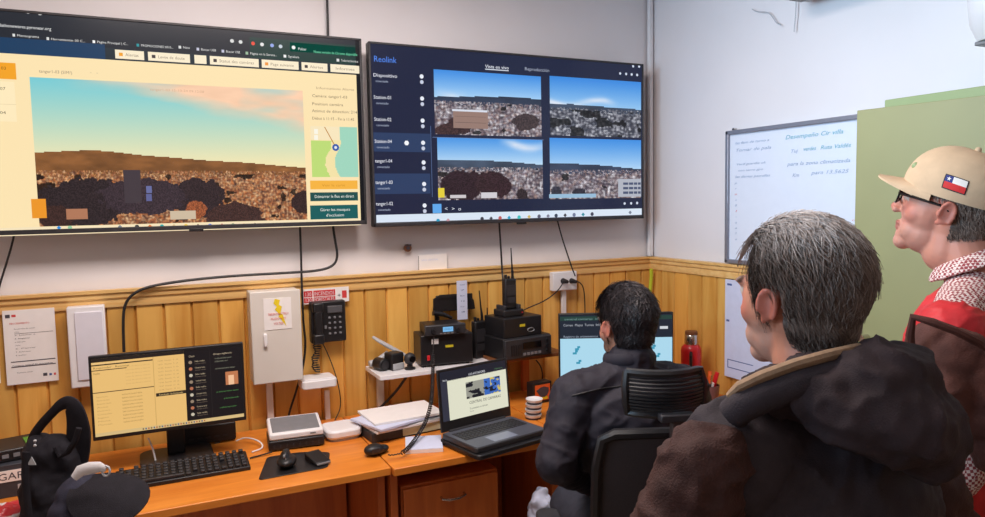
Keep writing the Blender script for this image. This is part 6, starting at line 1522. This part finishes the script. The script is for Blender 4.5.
def brim(a, b, o):
    t = (a-0.5)*2; x = 0.082*math.sin(t*1.35)*(1-0.06*b); y0_ = 0.108*math.cos(t*1.25)*0.93; ext = 0.068*(1-abs(t)**3.2)
    y = y0_+ext*b; z = -0.006-0.012*t*t*1.1-0.010*b+o-0.006*b*t*t
    return Vector((x, y, z))
for o in (0.0, -0.004):
    for j in range(nb+1):
        for i in range(na+1): vs.append(TC @ brim(i/na, j/nb, o))
o_ = (nb+1)*(na+1)
for k in range(2):
    for j in range(nb):
        for i in range(na):
            q = (k*o_+j*(na+1)+i, k*o_+j*(na+1)+i+1, k*o_+(j+1)*(na+1)+i+1, k*o_+(j+1)*(na+1)+i); mb.F.append(q if k == 1 else q[::-1])
for i in range(na): mb.F.append((nb*(na+1)+i, nb*(na+1)+i+1, o_+nb*(na+1)+i+1, o_+nb*(na+1)+i)); mb.F.append((i+1, i, o_+i, o_+i+1))
for j in range(nb):
    for i in (0, na): mb.F.append((j*(na+1)+i, (j+1)*(na+1)+i, o_+(j+1)*(na+1)+i, o_+j*(na+1)+i))
mb.V = [tuple(v) for v in vs]; mb.M = [0]*len(mb.F); mb.C = [None]*len(mb.F); mb.build('brim', M['cap'], capo, True, angle=60)
MB().ell(TC @ Vector((0, 0, 0.092)), 0.007).build('button', M['cap'], capo, True)
# Chilean flag on the left side of the crown
TCi = TC.inverted()
def on_crown(u, v):
    d = ray(u, v).normalized(); lo = None
    for k in range(800):
        p = CAM+d*(1.2+k*0.001); q = TCi @ p
        if (q.x/cr_[0])**2+(q.y/cr_[1])**2+(q.z/cr_[2])**2 < 1.0: lo = p; break
    return lo
fl = [on_crown(947, 175), on_crown(968, 182), on_crown(964, 194), on_crown(943, 187)]
if all(fl):
    n_ = (fl[1]-fl[0]).cross(fl[3]-fl[0]).normalized(); n_ = n_ if n_.dot(CAM-fl[0]) > 0 else -n_
    def fp(a, b, o):
        p = (fl[0]*(1-a)+fl[1]*a)*(1-b)+(fl[3]*(1-a)+fl[2]*a)*b; q = TCi @ p
        k = 1/math.sqrt((q.x/cr_[0])**2+(q.y/cr_[1])**2+(q.z/cr_[2])**2)
        return TC @ (q*k*(1+o))
    def patch(name, a0, b0, a1, b1, m, o, par):
        mb = MB(); N0 = 6
        vs = [fp(a0+(a1-a0)*i/N0, b0+(b1-b0)*j/N0, o) for j in range(N0+1) for i in range(N0+1)]
        fs = [(j*(N0+1)+i, (j+1)*(N0+1)+i, (j+1)*(N0+1)+i+1, j*(N0+1)+i+1) for j in range(N0) for i in range(N0)]
        mb.add(vs, fs); return mb.build(name, M[m], par, True)
    M['flagblue'] = mat('flag_blue', (40, 52, 120), 0.7); M['flagwhite'] = mat('flag_white', (236, 232, 226), 0.7); M['flagred'] = mat('flag_red', (206, 40, 40), 0.7); M['thread'] = mat('dark_thread', (40, 34, 40), 0.8)
    patch('flag_patch', -0.06, -0.08, 1.06, 1.08, 'thread', 0.010, capo); patch('flag_white', 0.36, 0, 1, 0.5, 'flagwhite', 0.018, capo); patch('flag_red', 0, 0.5, 1, 1, 'flagred', 0.018, capo); patch('flag_canton', 0, 0, 0.36, 0.5, 'flagblue', 0.018, capo)
    st5 = [fp(0.18+0.11*(1 if k % 2 == 0 else 0.4)*math.sin(k*PI/5), 0.25-0.19*(1 if k % 2 == 0 else 0.4)*math.cos(k*PI/5), 0.026) for k in range(10)]
    MB().add(st5, [tuple(range(10))]).build('flag_star', M['flagwhite'], capo, True, smooth=False)
em = on_crown(916, 166)
if em: MB().ell(em, (0.009, 0.009, 0.009)).build('emblem', M['green2'], capo, True)
# glasses
gl = MB()
def L2(p): return T @ Vector(p)
for s in (-1, 1):
    c = Vector((s*0.032, 0.103, 0.003)); pts = [L2(c+Vector((0.027*math.cos(t)*(1.0), -0.010*abs(math.cos(t))*(1 if math.cos(t)*s > 0 else 0.2), 0.019*math.sin(t)*(1 if abs(math.sin(t)) < 0.9 else 0.96)))) for t in [2*PI*k/20 for k in range(21)]]
    gl.tube(pts, 0.0026, 6); gl.tube([L2((s*0.059, 0.094, 0.010)), L2((s*0.074, 0.06, 0.011)), L2((s*0.081, 0.0, 0.010)), L2((s*0.081, -0.02, 0.002))], [0.004, 0.0036, 0.003, 0.002], 6)
gl.tube([L2((-0.007, 0.105, 0.008)), L2((0, 0.108, 0.011)), L2((0.007, 0.105, 0.008))], 0.0024, 6)
gl.build('glasses', M['gloss'], PB, True)
# shirt, vest, coat
def checks():
    m, nt, b = _nt('checked_shirt'); tc = nt.nodes.new('ShaderNodeTexCoord'); mp = nt.nodes.new('ShaderNodeMapping'); mp.inputs['Rotation'].default_value = (0.1, 0.1, 0.35)
    ck = nt.nodes.new('ShaderNodeTexChecker'); ck.inputs['Scale'].default_value = 165
    ck.inputs['Color1'].default_value = lin((232, 214, 208))+(1,); ck.inputs['Color2'].default_value = lin((150, 62, 66))+(1,)
    nt.links.new(tc.outputs['Object'], mp.inputs['Vector']); nt.links.new(mp.outputs['Vector'], ck.inputs['Vector']); nt.links.new(ck.outputs['Color'], b.inputs['Base Color']); b.inputs['Roughness'].default_value = 0.8
    return m
M['check'] = checks()
M['vest'] = mat('red_vest', (206, 40, 46), 0.6, var=0.12, scale=30, bump=0.2)
M['coat'] = mat('brown_coat', (86, 53, 47), 0.75, var=0.25, scale=22, bump=0.4, bscale=330, spec=0.25)
mb = MB(); rotell(mb, J['ch']+up*0.03, (0.17, 0.12, 0.17), -0.3); rotell(mb, J['pv']+up*0.12, (0.16, 0.125, 0.2), -0.3)
for s in 'LR': mb.cap(J['nk'], J['sh'+s], 0.055, 0.058); mb.chain([J['sh'+s], J['el'+s], J['wr'+s]], [0.06, 0.052, 0.036])
b = remesh(mb, 0.006, 4); fold(b, 0.005, 14); b.build('shirt', M['check'], PB, True, angle=85)
ring = []
for k in range(15):
    t = PI*(0.06+1.88*k/14); c = J['nk']+up*0.045+f2*0.018
    ring.append(c+r2*0.07*math.sin(t)+f2*0.066*math.cos(t)-up*0.028*math.cos(t))
MB().tube(ring, [0.018]+[0.022]*13+[0.018], 10, flat=0.3, up=(0.3, 0.95, 0)).build('shirt_collar', M['check'], PB, True)
mb = MB(); rotell(mb, J['ch']+up*0.03-f2*0.005, (0.185, 0.135, 0.18), -0.3); rotell(mb, J['pv']+up*0.14, (0.175, 0.14, 0.2), -0.3)
for s in 'LR': mb.cap(J['nk']-up*0.06-f2*0.015, J['sh'+s]-up*0.005, 0.05, 0.068)
b = remesh(mb, 0.006, 4); fold(b, 0.007, 12); b.build('vest', M['vest'], PB, True, angle=85)
mb = MB()
for u, v, d_, r in ((935, 348, 1.43, (0.05, 0.05, 0.05)), (960, 368, 1.40, (0.075, 0.06, 0.075)), (985, 388, 1.38, (0.075, 0.06, 0.085)), (950, 400, 1.38, (0.065, 0.05, 0.075)), (985, 415, 1.38, (0.07, 0.06, 0.055)), (1000, 450, 1.36, (0.055, 0.06, 0.05)), (1020, 400, 1.4, (0.08, 0.07, 0.09))):
    rotell(mb, W(u, v, d_), r, -0.3)
b = remesh(mb, 0.006, 6); fold(b, 0.012, 13, 0.003, 40, 3.0); b.build('coat', M['coat'], PB, True, angle=85)
MB().tube([W(u, v, d_) for u, v, d_ in ((911, 352, 1.39), (910, 335, 1.38), (913, 317, 1.37), (932, 322, 1.35), (956, 331, 1.34), (980, 343, 1.33), (1000, 356, 1.33))], 0.008, 8).build('coat_hem', M['coat'], PB, True)
trousers(PB, J, 'jeans'); shoes(PB, J)

bpy.data.objects.remove(_fo)
